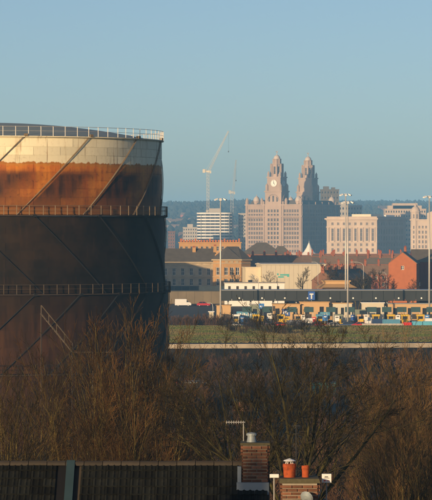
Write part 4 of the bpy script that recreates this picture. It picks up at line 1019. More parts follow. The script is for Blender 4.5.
# ---- masts with lamps
def mast(label, px, yt, D, heads, m='galv'):
    zb = ground_z(X(px, D), D); t = thing('lighting_mast', label, 'lighting mast', (X(px, D), D, zb), 0, 'high lighting masts'); Ht = Z(yt, D) - zb
    mb = MB(); mb.path([(0, 0, -.3), (0, 0, Ht * .5), (0, 0, Ht)], [.27, .21, .14], 10); mb.build('pole', M[m], t, smooth=True)
    mb = MB(); mb.lathe([(.9, 0), (.95, .06), (.9, .12)], 12, (0, 0, Ht - .3)); mb.bar((-.95, 0, Ht - .24), (.95, 0, Ht - .24), .05); mb.bar((0, -.95, Ht - .24), (0, .95, Ht - .24), .05); mb.build('ring', M['steel_grey'], t)
    for k in range(heads):
        a = 2 * math.pi * (k + .5) / heads; x, y = 1.1 * math.cos(a), 1.1 * math.sin(a)
        mb = MB(); Mx = Matrix.Translation((x, y, Ht - .3)) @ Matrix.Rotation(a, 4, 'Z') @ Matrix.Rotation(R(25), 4, 'Y'); mb.box(-.1, .75, -.32, .32, -.12, .22, Mx); mb.build('lamp_head', M['lamp_white'], t)
mast('tall lighting mast left of centre, in front of the stone hall', 220.5, 198, 845, 6)
mast('taller lighting mast of the pair in front of the palazzo', 345.6, 193.5, 880, 6)
mast('shorter lighting mast of the pair in front of the palazzo', 347.8, 201, 835, 6)
mast('lighting mast at the right edge of the photo', 429.3, 195.5, 850, 6)
def lamp(label, px, yt, D, arm=1.8, group='street lamps'):
    zb = ground_z(X(px, D), D); t = thing('street_lamp', label, 'street lamp', (X(px, D), D, zb), 0, group); Ht = Z(yt, D) - zb
    mb = MB(); mb.path([(0, 0, -.2), (0, 0, Ht - 1.2), (-arm * .15, 0, Ht - .4), (-arm * .5, 0, Ht - .05), (-arm, 0, Ht)], [.11, .08, .07, .06, .05], 7); mb.build('pole', M['galv'], t, smooth=True)
    mb = MB(); mb.box(-arm - .7, -arm + .05, -.13, .13, Ht - .1, Ht + .07); mb.build('lamp_head', M['steel_grey'], t)
lamp('curved street lamp in front of the brown-roofed terrace', 363.5, 262, 960, 3.4)
lamp('slim street lamp just left of the tan cabin', 213.0, 303, 846, .9)
lamp('street lamp at the left of the pale warehouse', 258.5, 276, 975, 1.6)
lamp('street lamp in front of the pale warehouse wall', 318, 262, 1000, 1.4)
lamp('short street lamp between the terrace and the orange gable', 386.5, 272, 955, 1.6)
# ---- vehicles
CARS = {}
def car_meshes(kind, paint):
    key = (kind, paint)
    if key in CARS: return CARS[key]
    if kind == 'car':
        L, Wc = 4.3, 1.74; low = [(-2.15, .32), (2.12, .32), (2.15, .62), (2.02, .82), (1.1, .95), (-1.75, .98), (-2.1, .86), (-2.15, .6)]
        cab0 = [(-1.78, .96), (1.12, .93), (.35, 1.44), (-1.15, 1.47)]; top = [(-1.2, 1.43), (.4, 1.4), (.33, 1.47), (-1.1, 1.5)]
    elif kind == 'van':
        L, Wc = 5.2, 1.95; low = [(-2.6, .35), (2.55, .35), (2.6, .8), (2.3, 1.2), (1.75, 1.3), (-2.6, 1.3)]
        cab0 = [(1.0, 1.28), (1.78, 1.28), (1.15, 2.1), (1.0, 2.1)]; top = [(-2.6, 1.297), (1.1, 1.297), (1.15, 2.2), (.9, 2.3), (-2.55, 2.3)]
    mb = MB(); hw = Wc / 2
    def sweep(prf, hw0, hw1, zsplit):
        k = len(prf); n = len(mb.v)
        for s in (-1, 1):
            for x, z in prf: mb.v.append((x, s * (hw0 if z < zsplit else hw1), z))
        for i in range(k):
            j = (i + 1) % k; mb.f.append((n + i, n + j, n + k + j, n + k + i)); mb.m.append(0)
        mb.f.append(tuple(n + i for i in reversed(range(k)))); mb.f.append(tuple(n + k + i for i in range(k))); mb.m += [0, 0]
    sweep(low, hw, hw - .05, .7); body = None
    sweep(top, hw - (.22 if kind == 'car' else .02), hw - (.24 if kind == 'car' else .08), 1.45 if kind == 'car' else 2.15)
    if kind == 'car':
        for (xa, za, xb_, zb_) in ((1.08, .96, .36, 1.43), (-.35, .97, -.4, 1.45), (-1.72, .97, -1.14, 1.46)):
            for s in (-1, 1): mb.bar((xa, s * (hw - .07), za), (xb_, s * (hw - .2), zb_), .045, 4)
    body = mb.mesh('body', M[paint])
    mb = MB(); sweep(cab0, hw - .06, hw - .2, 1.2 if kind == 'car' else 1.6); glass = mb.mesh('windows', M['glass_dark'])
    wm = MB(); wm.path([(0, -.1, 0), (0, .1, 0)], [.31, .31], 12); wh = wm.mesh('wheel', M['tyre'])
    rm = MB(); rm.path([(0, -.112, 0), (0, .112, 0)], [.17, .17], 8); rim = rm.mesh('rim', M['galv'])
    lm = MB().box(-.05, .05, -.17, .17, -.07, .07); hl = lm.mesh('headlight', M['lamp_white']); tl = lm.mesh('tail_light', M['lamp_red'])
    pl = MB().box(-.02, .02, -.26, .26, -.06, .06).mesh('number_plate', M['white_paint'])
    CARS[key] = (body, glass, wh, rim, hl, tl, pl, L, hw); return CARS[key]
def car(label, x, y, rz, paint, kind='car', group=None, zz=None):
    body, glass, wh, rim, hl, tl, pl, L, hw = car_meshes(kind, paint)
    t = thing('parked_car' if kind == 'car' else 'white_van', label, 'car' if kind == 'car' else 'van', (x, y, (ground_z(x, y) if zz is None else zz) + .012), rz, group)
    obj('body', body, t); obj('windows', glass, t)
    for s in (-1, 1):
        for xx in (-L * .31, L * .31): o = obj('wheel', wh, t, (xx, s * (hw - .12), .31)); obj('rim', rim, o)
        obj('headlight', hl, t, (L / 2 - .06, s * (hw - .3), .66)); obj('tail_light', tl, t, (-L / 2 + .03, s * (hw - .25), .74))
    obj('number_plate', pl, t, (-L / 2 - .005, 0, .5))
    return t
car('white van crossing the road behind the reddish shrubs', X(183, 985), 985, R(3), 'car_white', 'van')
car('red car beside the white van on the far road', X(203.5, 985), 985, R(2), 'car_red')
cr = random.Random(8)
pal = ['car_white', 'car_silver', 'car_red', 'car_blue', 'car_black']
nm = {'car_white': 'white', 'car_silver': 'silver', 'car_red': 'red', 'car_blue': 'blue', 'car_black': 'black'}
for i, (px, D, rz, p) in enumerate(((246, 838, 90, 'car_blue'), (268, 834, 92, 'car_silver'), (290, 840, 88, 'car_red'), (309, 832, 90, 'car_white'), (330, 838, 90, 'car_silver'), (351, 834, 92, 'car_black'), (368, 838, 90, 'car_white'), (383, 830, 88, 'car_blue'), (412, 838, 90, 'car_silver'), (428, 832, 90, 'car_white'))):
    kd = 'van' if i in (3, 6, 9) else 'car'
    car(f'{nm[p]} {kd} in the {ordw[i]} toll lane from the left', X(px, D), D, R(rz), p, kd, 'cars at the toll lanes', PZ)
# cars parked in the yard below the retaining wall
for i, (px, D, rz, p) in enumerate(((183, 585, 8, 'car_red'), (228, 590, 84, 'car_white'), (238, 591, 88, 'car_silver'), (248, 590, 92, 'car_white'), (258, 592, 90, 'car_black'), (268, 590, 88, 'car_silver'), (279, 591, 90, 'car_white'), (290, 592, 90, 'car_blue'), (352, 594, 88, 'car_silver'), (364, 595, 91, 'car_white'), (376, 596, 90, 'car_silver'), (420, 600, 86, 'car_white'), (408, 599, 90, 'car_red'))):
    car(f'{nm[p]} car, {ordw[i]} from the left in the yard below the road wall', X(px, D), D, R(rz), p, 'car', 'cars parked in the yard')
# yard sheds
hut('yard_shed', 'grey flat-roofed shed glimpsed through branches left of the teal one', 186, 206, 383, 400, 545, M['hoarding'], 'lead', 6, 0, 'shed')
hut('yard_shed', 'teal metal shed glimpsed through the middle of the bare tree', 313, 336, 384, 405, 545, M['teal_paint'], 'teal_paint', 6, 0, 'shed')
hut('yard_shed', 'low dark shed at far right behind the brown thicket', 380, 418, 388, 405, 550, M['wall_dark'], 'steel_grey', 6, 0, 'shed')
hut('yard_shed', 'brown brick store between the parked cars and the near trees', 232, 262, 402, 420, 500, M['brown_brick'], 'slate', 6, 0, 'shed')
# boundary wall and hedge bank at the back left of the plaza
t = thing('boundary_wall', 'brown boundary wall running along the road below the stone hall', 'wall', (X(120, 1004), 1004, ground_z(0, 1004)))
for i in range(13):
    mb = MB(); mb.box(i * 2.7, i * 2.7 + 2.65, 0, .4, -.1, Z(291.5, 1004) - 3.0); mb.build('wall_panel', M['canopy_brown'], t)
    mb = MB(); mb.box(i * 2.7, i * 2.7 + 2.69, -.08, .48, Z(291.5, 1004) - 3.0 + .003, Z(290.6, 1004) - 3.0); mb.build('coping', M['canopy_dark'], t)
t = thing('hall_fence', 'dark blue hoarding along the foot of the stone hall', 'fence', (X(120, 1080), 1080, ground_z(0, 1080)))
for i in range(14):
    mb = MB(); mb.box(i * 2.7, i * 2.7 + 2.66, 0, .08, -.1, Z(286, 1080) - ground_z(0, 1080)); mb.build('panel', M['hoarding'], t)

# more vehicles and clutter around the lanes
pr = random.Random(19)
for i in range(16):
    px = 232 + i * 12.6 + pr.uniform(-2, 2); D = pr.choice((812, 818, 824)) + pr.uniform(-1, 1); p = pal[(i * 3 + i // 5) % 5]; kd = 'van' if i in (5, 12) else 'car'
    car(f'{nm[p]} {kd} queueing before the booths, {ordw[i]} of its row from the left', X(px, D), D, R(pr.choice((0, 180, 90, 12, 168))), p, kd, 'vehicles queueing before the booths', PZ)
for i, (px, mk, wd, hh, lb_) in enumerate(((242, 'blue_bright', 1.2, 2.6, 'narrow bright blue lane sign at the left booths'), (262, 'yellow_paint', 1.0, 2.8, 'narrow yellow lane sign left of the tan building'), (270, 'white_paint', 1.6, 3.4, 'white notice sign left of the tan building'), (287, 'yellow_paint', 1.3, 2.6, 'yellow lane sign in front of the tan building'),
        (303, 'white_paint', 1.0, 3.0, 'white lane sign below the blue arrow sign'), (314, 'red_paint', 1.0, 2.4, 'small red lane sign below the blue arrow sign'), (325, 'blue_bright', 1.4, 3.0, 'bright blue lane sign left of the double mast'), (337, 'white_paint', 1.3, 2.8, 'white lane sign left of the double mast'), (353, 'blue_paint', 1.2, 3.0, 'dark blue lane sign right of the double mast'),
        (366, 'white_paint', 1.0, 3.2, 'white lane sign left of the yellow booths'), (398, 'white_paint', 1.2, 3.0, 'white lane sign between the yellow booths'), (427, 'blue_bright', 1.2, 3.0, 'bright blue lane sign near the right edge'))):
    D = 834 + (i % 3) * 2; t = thing('lane_sign', lb_, 'sign', (X(px, D), D, PZ)); mb = MB(); mb.box(-wd / 2, wd / 2, 0, .08, hh - 1.5, hh); mb.build('board', M[mk], t)
    mb = MB(); mb.bar((0, .13, -.1), (0, .13, hh - .1), .06, 6); mb.build('post', M['galv'], t)
    mb = MB(); mb.box(-wd * .3, wd * .3, -.03, -.004, hh - .55, hh - .3); mb.build('mark', M['dark_steel' if mk in ('white_paint', 'yellow_paint') else 'white_paint'], t)
# ================================================================== bare trees
def grow(store, p, d, L, r, lvl, rg, spec):
    sp = spec[lvl]; n = sp['seg']; pts = [p]; rads = [r]; dirs = [d]
    for i in range(n):
        j = sp['jit']
        d = Vector((d.x + rg.uniform(-j, j), d.y + rg.uniform(-j, j), d.z + rg.uniform(-j, j) + sp['up'])).normalized()
        p = p + d * (L / n); pts.append(p); dirs.append(d); rads.append(max(spec[-1]['rmin'], r * (1 - (1 - sp['tap']) * (i + 1) / n)))
    store['trunk' if lvl <= spec[0]['trunk_lvl'] else 'crown'].path(pts, rads, sp['sides'], lvl == 0)
    if lvl + 1 >= len(spec): return
    c = sp['kids']; c = int(c * rg.uniform(.8, 1.2) + .5)
    for k in range(c):
        t = sp['from'] + (1 - sp['from']) * (k + rg.uniform(.1, .9)) / c
        f = t * n; i = min(n - 1, int(f)); q = pts[i].lerp(pts[i + 1], f - i); dd = dirs[i + 1]
        ax = Vector((rg.gauss(0, 1), rg.gauss(0, 1), rg.gauss(0, 1))).cross(dd)
        if ax.length < 1e-3: continue
        ax.normalize(); ang = R(rg.uniform(*sp['ang']))
        nd = Quaternion(ax, ang) @ dd
        rr = (rads[i] + (rads[i + 1] - rads[i]) * (f - i)) * sp['rk']
        grow(store, q, nd, L * sp['lk'] * rg.uniform(.7, 1.2) * (1.15 - .55 * t), rr, lvl + 1, rg, spec)
def tree_meshes(seed, stems, spec, H, r0, lean=(3, 16), base=.25):
    rg = random.Random(seed); st = {'trunk': MB(), 'crown': MB()}
    for s in range(stems):
        a = 2 * math.pi * (s + rg.uniform(-.3, .3)) / stems; ln = R(rg.uniform(*lean))
        d = Vector((math.cos(a) * math.sin(ln), math.sin(a) * math.sin(ln), math.cos(ln)))
        grow(st, Vector((math.cos(a) * base, math.sin(a) * base, -.3)), d, H * rg.uniform(.8, 1.05), r0 * rg.uniform(.7, 1.1), 0, rg, spec)
    return st
def SP(trunk_lvl, *lv):
    out = []
    for (seg, jit, up, tap, sides, kids_, frm, ang, lk, rk) in lv: out.append(dict(seg=seg, jit=jit, up=up, tap=tap, sides=sides, kids=kids_, **{'from': frm}, ang=ang, lk=lk, rk=rk, trunk_lvl=trunk_lvl, rmin=.009))
    return out
# upright brushy stems (left thicket)
spec_up = SP(1, (10, .05, .02, .15, 6, 12, .12, (12, 36), .42, .45), (6, .06, .04, .25, 4, 6, .12, (14, 38), .5, .55), (4, .06, .03, .4, 3, 4, .2, (16, 40), .5, .7), (2, .05, .02, .6, 3, 0, 0, (0, 0), 0, 0))
# limbs of the spreading trees (grown from a fork)
spec_sp = SP(1, (9, .06, .015, .2, 7, 8, .2, (16, 44), .52, .45), (7, .07, .015, .25, 5, 6, .15, (16, 44), .52, .5), (5, .07, .01, .35, 3, 5, .15, (16, 44), .5, .6), (3, .07, .02, .5, 3, 2, .3, (16, 44), .5, .7), (2, .06, .02, .6, 3, 0, 0, (0, 0), 0, 0))
# smaller mid-distance trees
spec_md = SP(1, (6, .08, .03, .25, 5, 9, .3, (25, 55), .5, .5), (5, .1, .05, .3, 4, 8, .15, (20, 50), .5, .6), (4, .1, .04, .4, 3, 7, .1, (18, 48), .5, .7), (2, .1, .02, .6, 3, 0, 0, (0, 0), 0, 0))
spec_br = SP(0, (6, .06, .03, .25, 4, 12, .1, (10, 36), .42, .55), (4, .08, .05, .35, 3, 7, .1, (14, 42), .5, .7), (3, .1, .04, .5, 3, 0, 0, (0, 0), 0, 0))
def fork_meshes(seed, fork, limbs, spec, L, r0, lean, squash=.55):
    rg = random.Random(seed); st = {'trunk': MB(), 'crown': MB()}
    st['trunk'].path([(0, 0, -.4), (.05, .02, fork * .5), (0, 0, fork + .2)], [r0 * 2.2, r0 * 1.8, r0 * 1.5], 9)
    for i in range(limbs):
        a = 2 * math.pi * (i + rg.uniform(-.25, .25)) / limbs; ln = R(lean[0] + (lean[1] - lean[0]) * ((i * 5) % limbs + rg.random()) / limbs)
        d = Vector((math.cos(a) * math.sin(ln), squash * math.sin(a) * math.sin(ln), math.cos(ln))).normalized()
        grow(st, Vector((0, 0, fork * rg.uniform(.82, 1.0))), d, L * rg.uniform(.82, 1.1), r0 * rg.uniform(.6, 1.0), 0, rg, spec)
    return st
TM = {}; HT = {}
def proto(key, seed, stems, spec, H, r0, tm, cm, lean=(3, 16), base=.25, rmin=.009):
    for s in spec: s['rmin'] = rmin
    st = tree_meshes(seed, stems, spec, H, r0, lean, base)
    put(key, st, tm, cm)
def plant(key, label, x, y, rz=0, sc_=1.0, name='bare_tree', cat='tree', group=None, sink=0.0):
    t = thing(name, label, cat, (x, y, ground_z(x, y) - sink), rz, group)
    for nm_, me in zip(('trunk', 'crown'), TM[key]): obj(nm_, me, t)
    t.scale = (sc_,) * 3 if isinstance(sc_, (int, float)) else sc_
    return t
def put(key, st, tm, cm):
    TM[key] = (st['trunk'].mesh('trunk', M[tm]), st['crown'].mesh('crown', M[cm])); zs_ = sorted(v[2] for v in st['crown'].v); HT[key] = zs_[int(len(zs_) * .975)]
proto('up1', 1, 8, spec_up, 10.5, .10, 'bark', 'twig_brown', (2, 15), rmin=.007)
proto('up2', 2, 8, spec_up, 10.5, .10, 'bark', 'twig_rust', (2, 15), rmin=.007)
proto('up3', 7, 8, spec_up, 10.0, .09, 'bark', 'twig_dark', (2, 17), rmin=.007)
proto('up4', 12, 8, spec_up, 10.5, .10, 'bark', 'twig_straw', (2, 17), rmin=.007)
for s_ in spec_sp: s_['rmin'] = .0065
put('big', fork_meshes(21, 5.2, 11, spec_sp, 6.9, .14, (6, 70)), 'bark_dark', 'twig_dark')
put('big2', fork_meshes(33, 4.6, 8, spec_sp, 6.2, .11, (6, 58)), 'bark_dark', 'twig_dark')
proto('md1', 41, 1, spec_md, 8.0, .2, 'bark', 'twig_dark', (0, 4), 0, rmin=.02)
proto('md2', 43, 2, spec_md, 7.5, .17, 'bark', 'twig_brown', (5, 16), .2, rmin=.02)
proto('br1', 51, 9, spec_br, 3.0, .035, 'twig_red', 'twig_red', (5, 32), .5, rmin=.016)
proto('br2', 53, 9, spec_br, 3.0, .035, 'twig_brown', 'twig_brown', (5, 32), .5, rmin=.016)
proto('br3', 55, 9, spec_br, 3.0, .03, 'twig_dark', 'twig_dark', (8, 36), .5, rmin=.013)
def at_top(px, ytop, D):                   # tree height that reaches the photo's crown top
    return Z(ytop, D) - ground_z(X(px, D), D)
# left thicket, front to back
UPH = 12.2
lt = [(-8, 395, 118, 'up3', 'leftmost dark bare tree in front of the gasholder'), (22, 368, 132, 'up1', 'bare brown tree below the gasholder stair, left side'),
      (60, 352, 150, 'up3', 'bare tree right under the pale access stair'), (93, 331, 140, 'up2', 'tall rust-brown bare tree in the middle of the left thicket'),
      (120, 322, 146, 'up1', 'tallest upright bare tree of the left thicket'), (148, 332, 138, 'up2', 'bare brown tree at the right shoulder of the left thicket'),
      (164, 366, 150, 'up1', 'bare tree where the thicket meets the gasholder edge'), 
      (188, 432, 150, 'up2', 'thin bare tree in the gap right of the thicket'),
      (105, 352, 175, 'up3', 'bare tree at the back of the left thicket'), (112, 404, 122, 'up2', 'low rust-brown tree in front of the thicket middle')]
for i, (px, yt, D, k, lb_) in enumerate(lt):
    s = at_top(px, yt, D) / HT[k]; plant(k, lb_, X(px, D), D, R(i * 77), s, 'bare_tree', 'tree', 'left thicket of bare trees')
# big spreading tree on the right and its companions
plant('big', 'large spreading bare tree in the middle right behind the chimneys', X(296, 118), 118, R(20), at_top(292, 326, 118) / HT['big'])
plant('big2', 'second spreading bare tree left of the red chimney pots', X(240, 128), 128, R(140), at_top(240, 352, 128) / HT['big2'])
rt = [(394, 366, 165, 'up4', 'rust-brown upright tree right of the big spreading tree'), (416, 350, 170, 'up4', 'tall brown bare tree near the right edge'), (434, 356, 165, 'up4', 'rust-brown tree cut by the right edge'),
      (410, 405, 140, 'up4', 'low brown bush-like tree at lower right'), (432, 425, 128, 'up3', 'low dark tree in the lower right corner'), 
      (376, 384, 180, 'up4', 'rust-brown tree further back on the right')]
for i, (px, yt, D, k, lb_) in enumerate(rt):
    s = at_top(px, yt, D) / HT[k]; plant(k, lb_, X(px, D), D, R(i * 61 + 13), s, 'bare_tree', 'tree', 'right thicket of bare trees')
# middle distance trees
for i, (px, yt, D, k, lb_) in enumerate(((302, 268, 1000, 'md1', 'bare tree against the pale warehouse wall'), (332, 264, 985, 'md2', 'bare tree at the right end of the pale warehouse'), (271, 272, 990, 'md1', 'small bare tree left of the warehouse emblem'),
        (357, 272, 950, 'md2', 'brown bare tree right of the toll office'), (370, 270, 965, 'md2', 'bushy bare tree below the terrace windows'), (379, 272, 955, 'md1', 'bare tree between terrace and orange gable'), (392, 276, 960, 'md2', 'bare tree in front of the orange gable'),
        (345, 274, 955, 'md2', 'bare tree beside the pair of lighting masts'), (364, 276, 942, 'md1', 'small bare tree beneath the curved street lamp'), (412, 280, 960, 'md2', 'low bare tree in front of the maroon building'), (236, 270, 1060, 'md1', 'bare tree in front of the bow pavilion'))):
    s = at_top(px, yt, D) / HT[k]; plant(k, lb_, X(px, D), D, R(i * 53), s, 'bare_tree', 'tree', 'trees beyond the plaza')
# shrubs on the verge
nth = ordw + ['nineteenth', 'twentieth'] + ['twenty-' + w_ for w_ in ordw[:9]] + ['thirtieth']
sr = random.Random(4)
for i in range(16):
    px = 174 + i * 3.6; D = 795 + sr.uniform(-6, 6); plant('br1' if i % 3 else 'br2', f'{ordw[i]} reddish bare shrub from the left on the verge by the tan cabin', X(px, D), D, sr.uniform(0, 6), sr.uniform(1.0, 1.5), 'bare_shrub', 'shrub', 'reddish shrubs on the verge', .05)
for i in range(30):
    px = 226 + i * 4.1 + sr.uniform(-1.5, 1.5); D = sr.uniform(700, 790); plant(('br2', 'br3')[i % 2], f'{nth[i]} brown bare shrub from the left in front of the toll lanes', X(px, D), D, sr.uniform(0, 6), sr.uniform(.6, 1.2) * (1.0 if px < 320 else .5), 'bare_shrub', 'shrub', 'shrubs in front of the toll lanes', .05)
for i in range(70):
    px = 165 + i * 3.9 + sr.uniform(-3, 3); D = sr.uniform(604, 628); plant(('br2', 'br3', 'br1', 'br3')[i % 4], 'bare shrub at the foot of the dark road wall', X(px, D), D, sr.uniform(0, 6), sr.uniform(1.0, 2.0), 'bare_shrub', 'shrub', 'shrubs along the road wall', .05)
for i in range(26):
    px = 168 + i * 10.2 + sr.uniform(-4, 4); D = sr.uniform(566, 584); plant(('br2', 'br3')[i % 2], f'{nth[i]} bare shrub from the left along the near edge of the car park', X(px, D), D, sr.uniform(0, 6), sr.uniform(.8, 1.4), 'bare_shrub', 'shrub', 'shrubs along the car park', .05)
for i in range(110):
    D = sr.uniform(255, 460) if i < 60 else sr.uniform(470, 560); px = sr.uniform(165, 440); plant(('br2', 'br1', 'br3')[i % 3], 'brown scrub bush on the rough ground beyond the near trees', X(px, D), D, sr.uniform(0, 6), sr.uniform(1.0, 1.7), 'bare_shrub', 'shrub', 'scrub on the rough ground', .05)
# ================================================================== near houses, below the viewer
D0 = 75.0; rz0 = 0.0
zr = Z(463.5, D0)                      # ridge height
gzn = ground_z(0, D0)
hs = thing('near_house', 'dark tiled roof of the near house at the bottom left', 'house', (0, D0, gzn), R(-.6))
ridge = zr - gzn; xL, xR = X(-60, D0), X(269.5, D0); half = 4.2; slope = R(36); eave = ridge - half * math.tan(slope)
mb = MB()
pl = [(xL, -half), (xR - .1, -half), (xR - .1, half), (xL, half)]
for i in range(4): seg_wall(mb, pl[i], pl[(i + 1) % 4], -.5, eave - .1, grid_ops(xR - xL, 4, [(1, 2.4), (eave - 2.0, eave - .8)], 1.1) if i == 0 else [], .15)
for x in (xL, xR - .1): mb.face([(x, -half, eave - .1), (x, half, eave - .1), (x, 0, ridge - .12)])
mb.build('wall', M['near_brick'], hs); add_windows(hs, pl[0], pl[1], grid_ops(xR - xL, 4, [(1, 2.4), (eave - 2.0, eave - .8)], 1.1), rev=.15)
# roof deck under the tiles
mb = MB()
for s in (-1, 1):
    mb.face([(xL, s * (half + .3), eave - .3 * math.tan(slope) - .05), (xR, s * (half + .3), eave - .3 * math.tan(slope) - .05), (xR, 0, ridge - .05), (xL, 0, ridge - .05)])
deck = mb.build('roof', M['dark_timber'], hs)
# interlocking double-roll tiles, one object each on the slope we see
tw, gauge = 0.30, 0.295
mb = MB(); n = 12; th = .018
top = []
for i in range(n + 1):
    u = i / n; z = .024 * max(0, math.sin(u * 4 * math.pi - .4)) ** 1.3 if math.sin(u * 4 * math.pi - .4) > 0 else 0
    top.append((-tw / 2 + .004 + (tw - .008) * u, z))
ln = gauge + .045
nv = len(mb.v)
for (yy, lift) in ((0.0, .042), (ln, .0)):
    for x, z in top: mb.v.append((x, yy, z + lift + th))
for x, z in top: mb.v.append((x, 0, z + .042 - .022))
k = n + 1
for i in range(n):
    mb.f.append((i, i + 1, k + i + 1, k + i)); mb.m.append(0); mb.f.append((2 * k + i, 2 * k + i + 1, i + 1, i)); mb.m.append(0)
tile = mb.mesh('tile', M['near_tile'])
rgn = random.Random(2)
cols = int((xR - xL) / tw); gapx = (X(58, D0), X(67, D0))
cnt = 0; rest = MB(); tl_ = []
for r_ in range(16):
    s = half / math.cos(slope) - (r_ + 1) * gauge
    for c in range(cols):
        x = xR - .06 - (c + .5) * tw
        if gapx[0] - .1 < x < X(75, D0) + .15: continue
        dist = (r_ + 1) * gauge + .02
        loc = (x, -dist * math.cos(slope), ridge - dist * math.sin(slope))
        vis = X(-8, D0) < x and r_ < 6
        if vis and cnt < 290:
            o = obj('tile', tile, deck, loc); o.rotation_euler = (slope + rgn.uniform(-.02, .02), rgn.uniform(-.02, .02), rgn.uniform(-.025, .025)); cnt += 1
        else:
            mx = Matrix.Translation(loc) @ Matrix.Rotation(slope, 4, 'X'); b = len(rest.v)
            rest.v += [tuple(mx @ Vector(v.co)) for v in tile.vertices]; rest.f += [tuple(b + i for i in p.vertices) for p in tile.polygons]; rest.m += [0] * len(tile.polygons)
o = rest.build('tile_field', M['near_tile'], deck); o['kind'] = 'stuff'
# ridge tiles
mb = MB(); mb.lathe([(.0, 0), (.0, 0)], 3) if False else None
for c in range(int((xR - xL) / .45)):
    x = xR - (c + 1) * .45 + .01
    if x + .45 < X(-10, D0): break
    mb = MB(); q = []
    for i in range(7): a = math.pi * i / 6; q.append((.135 * math.cos(a), .105 * math.sin(a) - .03))
    q2 = [(p[0] * .86, p[1] * .86 - .004) for p in reversed(q)]
    mb.extr(q + q2, 'x', 0, .435); mb.build('ridge_tile', M['ridge_tile'], deck, loc=(x, 0, ridge - .01 + rgn.uniform(-.006, .006)))
# lead-grey parapet strip between the two halves of the roof, with dark gutter beside it
def slope_strip(x0, x1, z0, z1, name, m, par, n_=1):
    mb = MB(); L_ = half / math.cos(slope) + .2; Mx = Matrix.Translation((0, 0, ridge)) @ Matrix.Rotation(slope, 4, 'X'); mb.box(x0, x1, -L_, .02, z0, z1, Mx); return mb.build(name, m, par)
slope_strip(X(66.8, D0), X(75, D0), -.05, .09, 'parapet_strip', M['strip_blue'], deck)
slope_strip(X(58.5, D0), X(66.5, D0), -.04, .0, 'gutter', M['rail_black'], deck)
# ---- brick chimney with bricks one by one
def brick_stack(par, x0, x1, y0, y1, z0, z1, corbel=(), seed=1):
    core = MB().box(x0 + .012, x1 - .012, y0 + .012, y1 - .012, z0, z1).build('chimney', M['mortar'], par)
    rg = random.Random(seed); ch = .08; nC = int((z1 - z0) / ch)
    bl = .2150; meshes = {}
    def bm_(ln):
        ln = round(ln, 3)
        if ln not in meshes:
            b = .004; m_ = MB(); m_.box(-ln / 2, ln / 2, -.014, .05, 0, .059); meshes[ln] = m_.mesh('brick', M['near_brick'])
        return meshes[ln]
    for c in range(nC):
        z = z0 + c * ch; out = .03 if (nC - 1 - c) in corbel else 0.0
        for (L_, ox, oy, ang) in ((x1 - x0, (x0 + x1) / 2, y0, 0), (y1 - y0, x1, (y0 + y1) / 2, R(90)), (y1 - y0, x0, (y0 + y1) / 2, R(-90))):
            u = -L_ / 2; first = True
            while u < L_ / 2 - .02:
                ln = (.1025 if (c % 2 and first) else bl); ln = min(ln, L_ / 2 - u); first = False
                if ln > .03:
                    um = u + ln / 2; pr = -out + rg.uniform(-.004, .003)
                    obj('brick', bm_(ln - .0), core, (ox + math.cos(ang) * um - math.sin(ang) * pr, oy + math.sin(ang) * um + math.cos(ang) * pr, z + .005), ang)
                u += ln + .018
    return core
zc0 = Z(490, D0 - .6) - gzn; zc1 = Z(445, D0 - .6) - gzn
cx0, cx1 = X(242.5, D0), X(267.5, D0)
c1 = brick_stack(hs, cx0, cx1, -.72, -.02, zc0 - .6, zc1, (0, 1, 2), 3)
mb = MB(); mb.box(cx0 - .05, cx1 + .05, -.77, .03, zc1 + .002, zc1 + .06); mb.build('capping', M['moss'], c1)
mb = MB(); px_ = X(251.5, D0); mb.lathe([(.11, 0), (.12, .0), (.1, .12), (.1, .16), (.13, .16), (.13, .2), (.1, .22), (.0, .24)], 14, (px_, -.4, zc1 + .06)); mb.build('cowl', M['lead'], c1, smooth=False)
# lead flashing: stepped strip down the left side and apron at the foot
for i in range(5):
    zz = Z(466 + i * 4.0, D0 - .6) - gzn; mb = MB(); mb.box(cx0 - .12, cx0 - .03, -.78, -.6, zz - .1, zz); mb.build('flashing', M['lead'], c1)
mb = MB(); mb.box(cx0 - .14, cx1 + .03, -.87, -.745, ridge - .87 * math.tan(slope) - .05, ridge - .745 * math.tan(slope) + .15); mb.build('apron', M['lead'], c1)
# ---- second near house whose roof lies just below the frame; its chimney and pots show
D1 = 70.0; gz1 = ground_z(0, D1)
h2 = thing('near_house', 'brick chimney stack with two red pots on the house at the bottom right', 'house', (X(300, D1), D1, gz1))
rd = Z(512, D1) - gz1; hf = 3.6; ev = rd - hf * math.tan(slope); xl, xr_ = -.75, 4.6
mb = MB(); pl = [(xl, -hf), (xr_, -hf), (xr_, hf), (xl, hf)]
for i in range(4): seg_wall(mb, pl[i], pl[(i + 1) % 4], -.6, ev - .1, [])
for x in (xl, xr_): mb.face([(x, -hf, ev - .1), (x, hf, ev - .1), (x, 0, rd - .1)])
mb.build('wall', M['near_brick'], h2)
mb = MB()
for s in (-1, 1):
    a, b = (s * (hf + .3), ev - .3 * math.tan(slope)), (0, rd); mb.extr([a, b, (b[0], b[1] - .12), (a[0], a[1] - .12)], 'x', xl, xr_)
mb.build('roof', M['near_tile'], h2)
sx0, sx1 = X(281.5, D1) - X(300, D1), X(317, D1) - X(300, D1); st_ = Z(481.5, D1) - gz1
c2 = brick_stack(h2, sx0, sx1, -.45, .45, rd - .7, st_, (0, 1), 9)
mb = MB(); mb.prism([(sx0 - .06, -.5), (sx1 + .06, -.5), (sx1 + .06, .5), (sx0 - .06, .5)], st_ + .002, st_ + .1, .93, (sx0 + sx1) / 2, 0); mb.build('capping', M['moss'], c2)
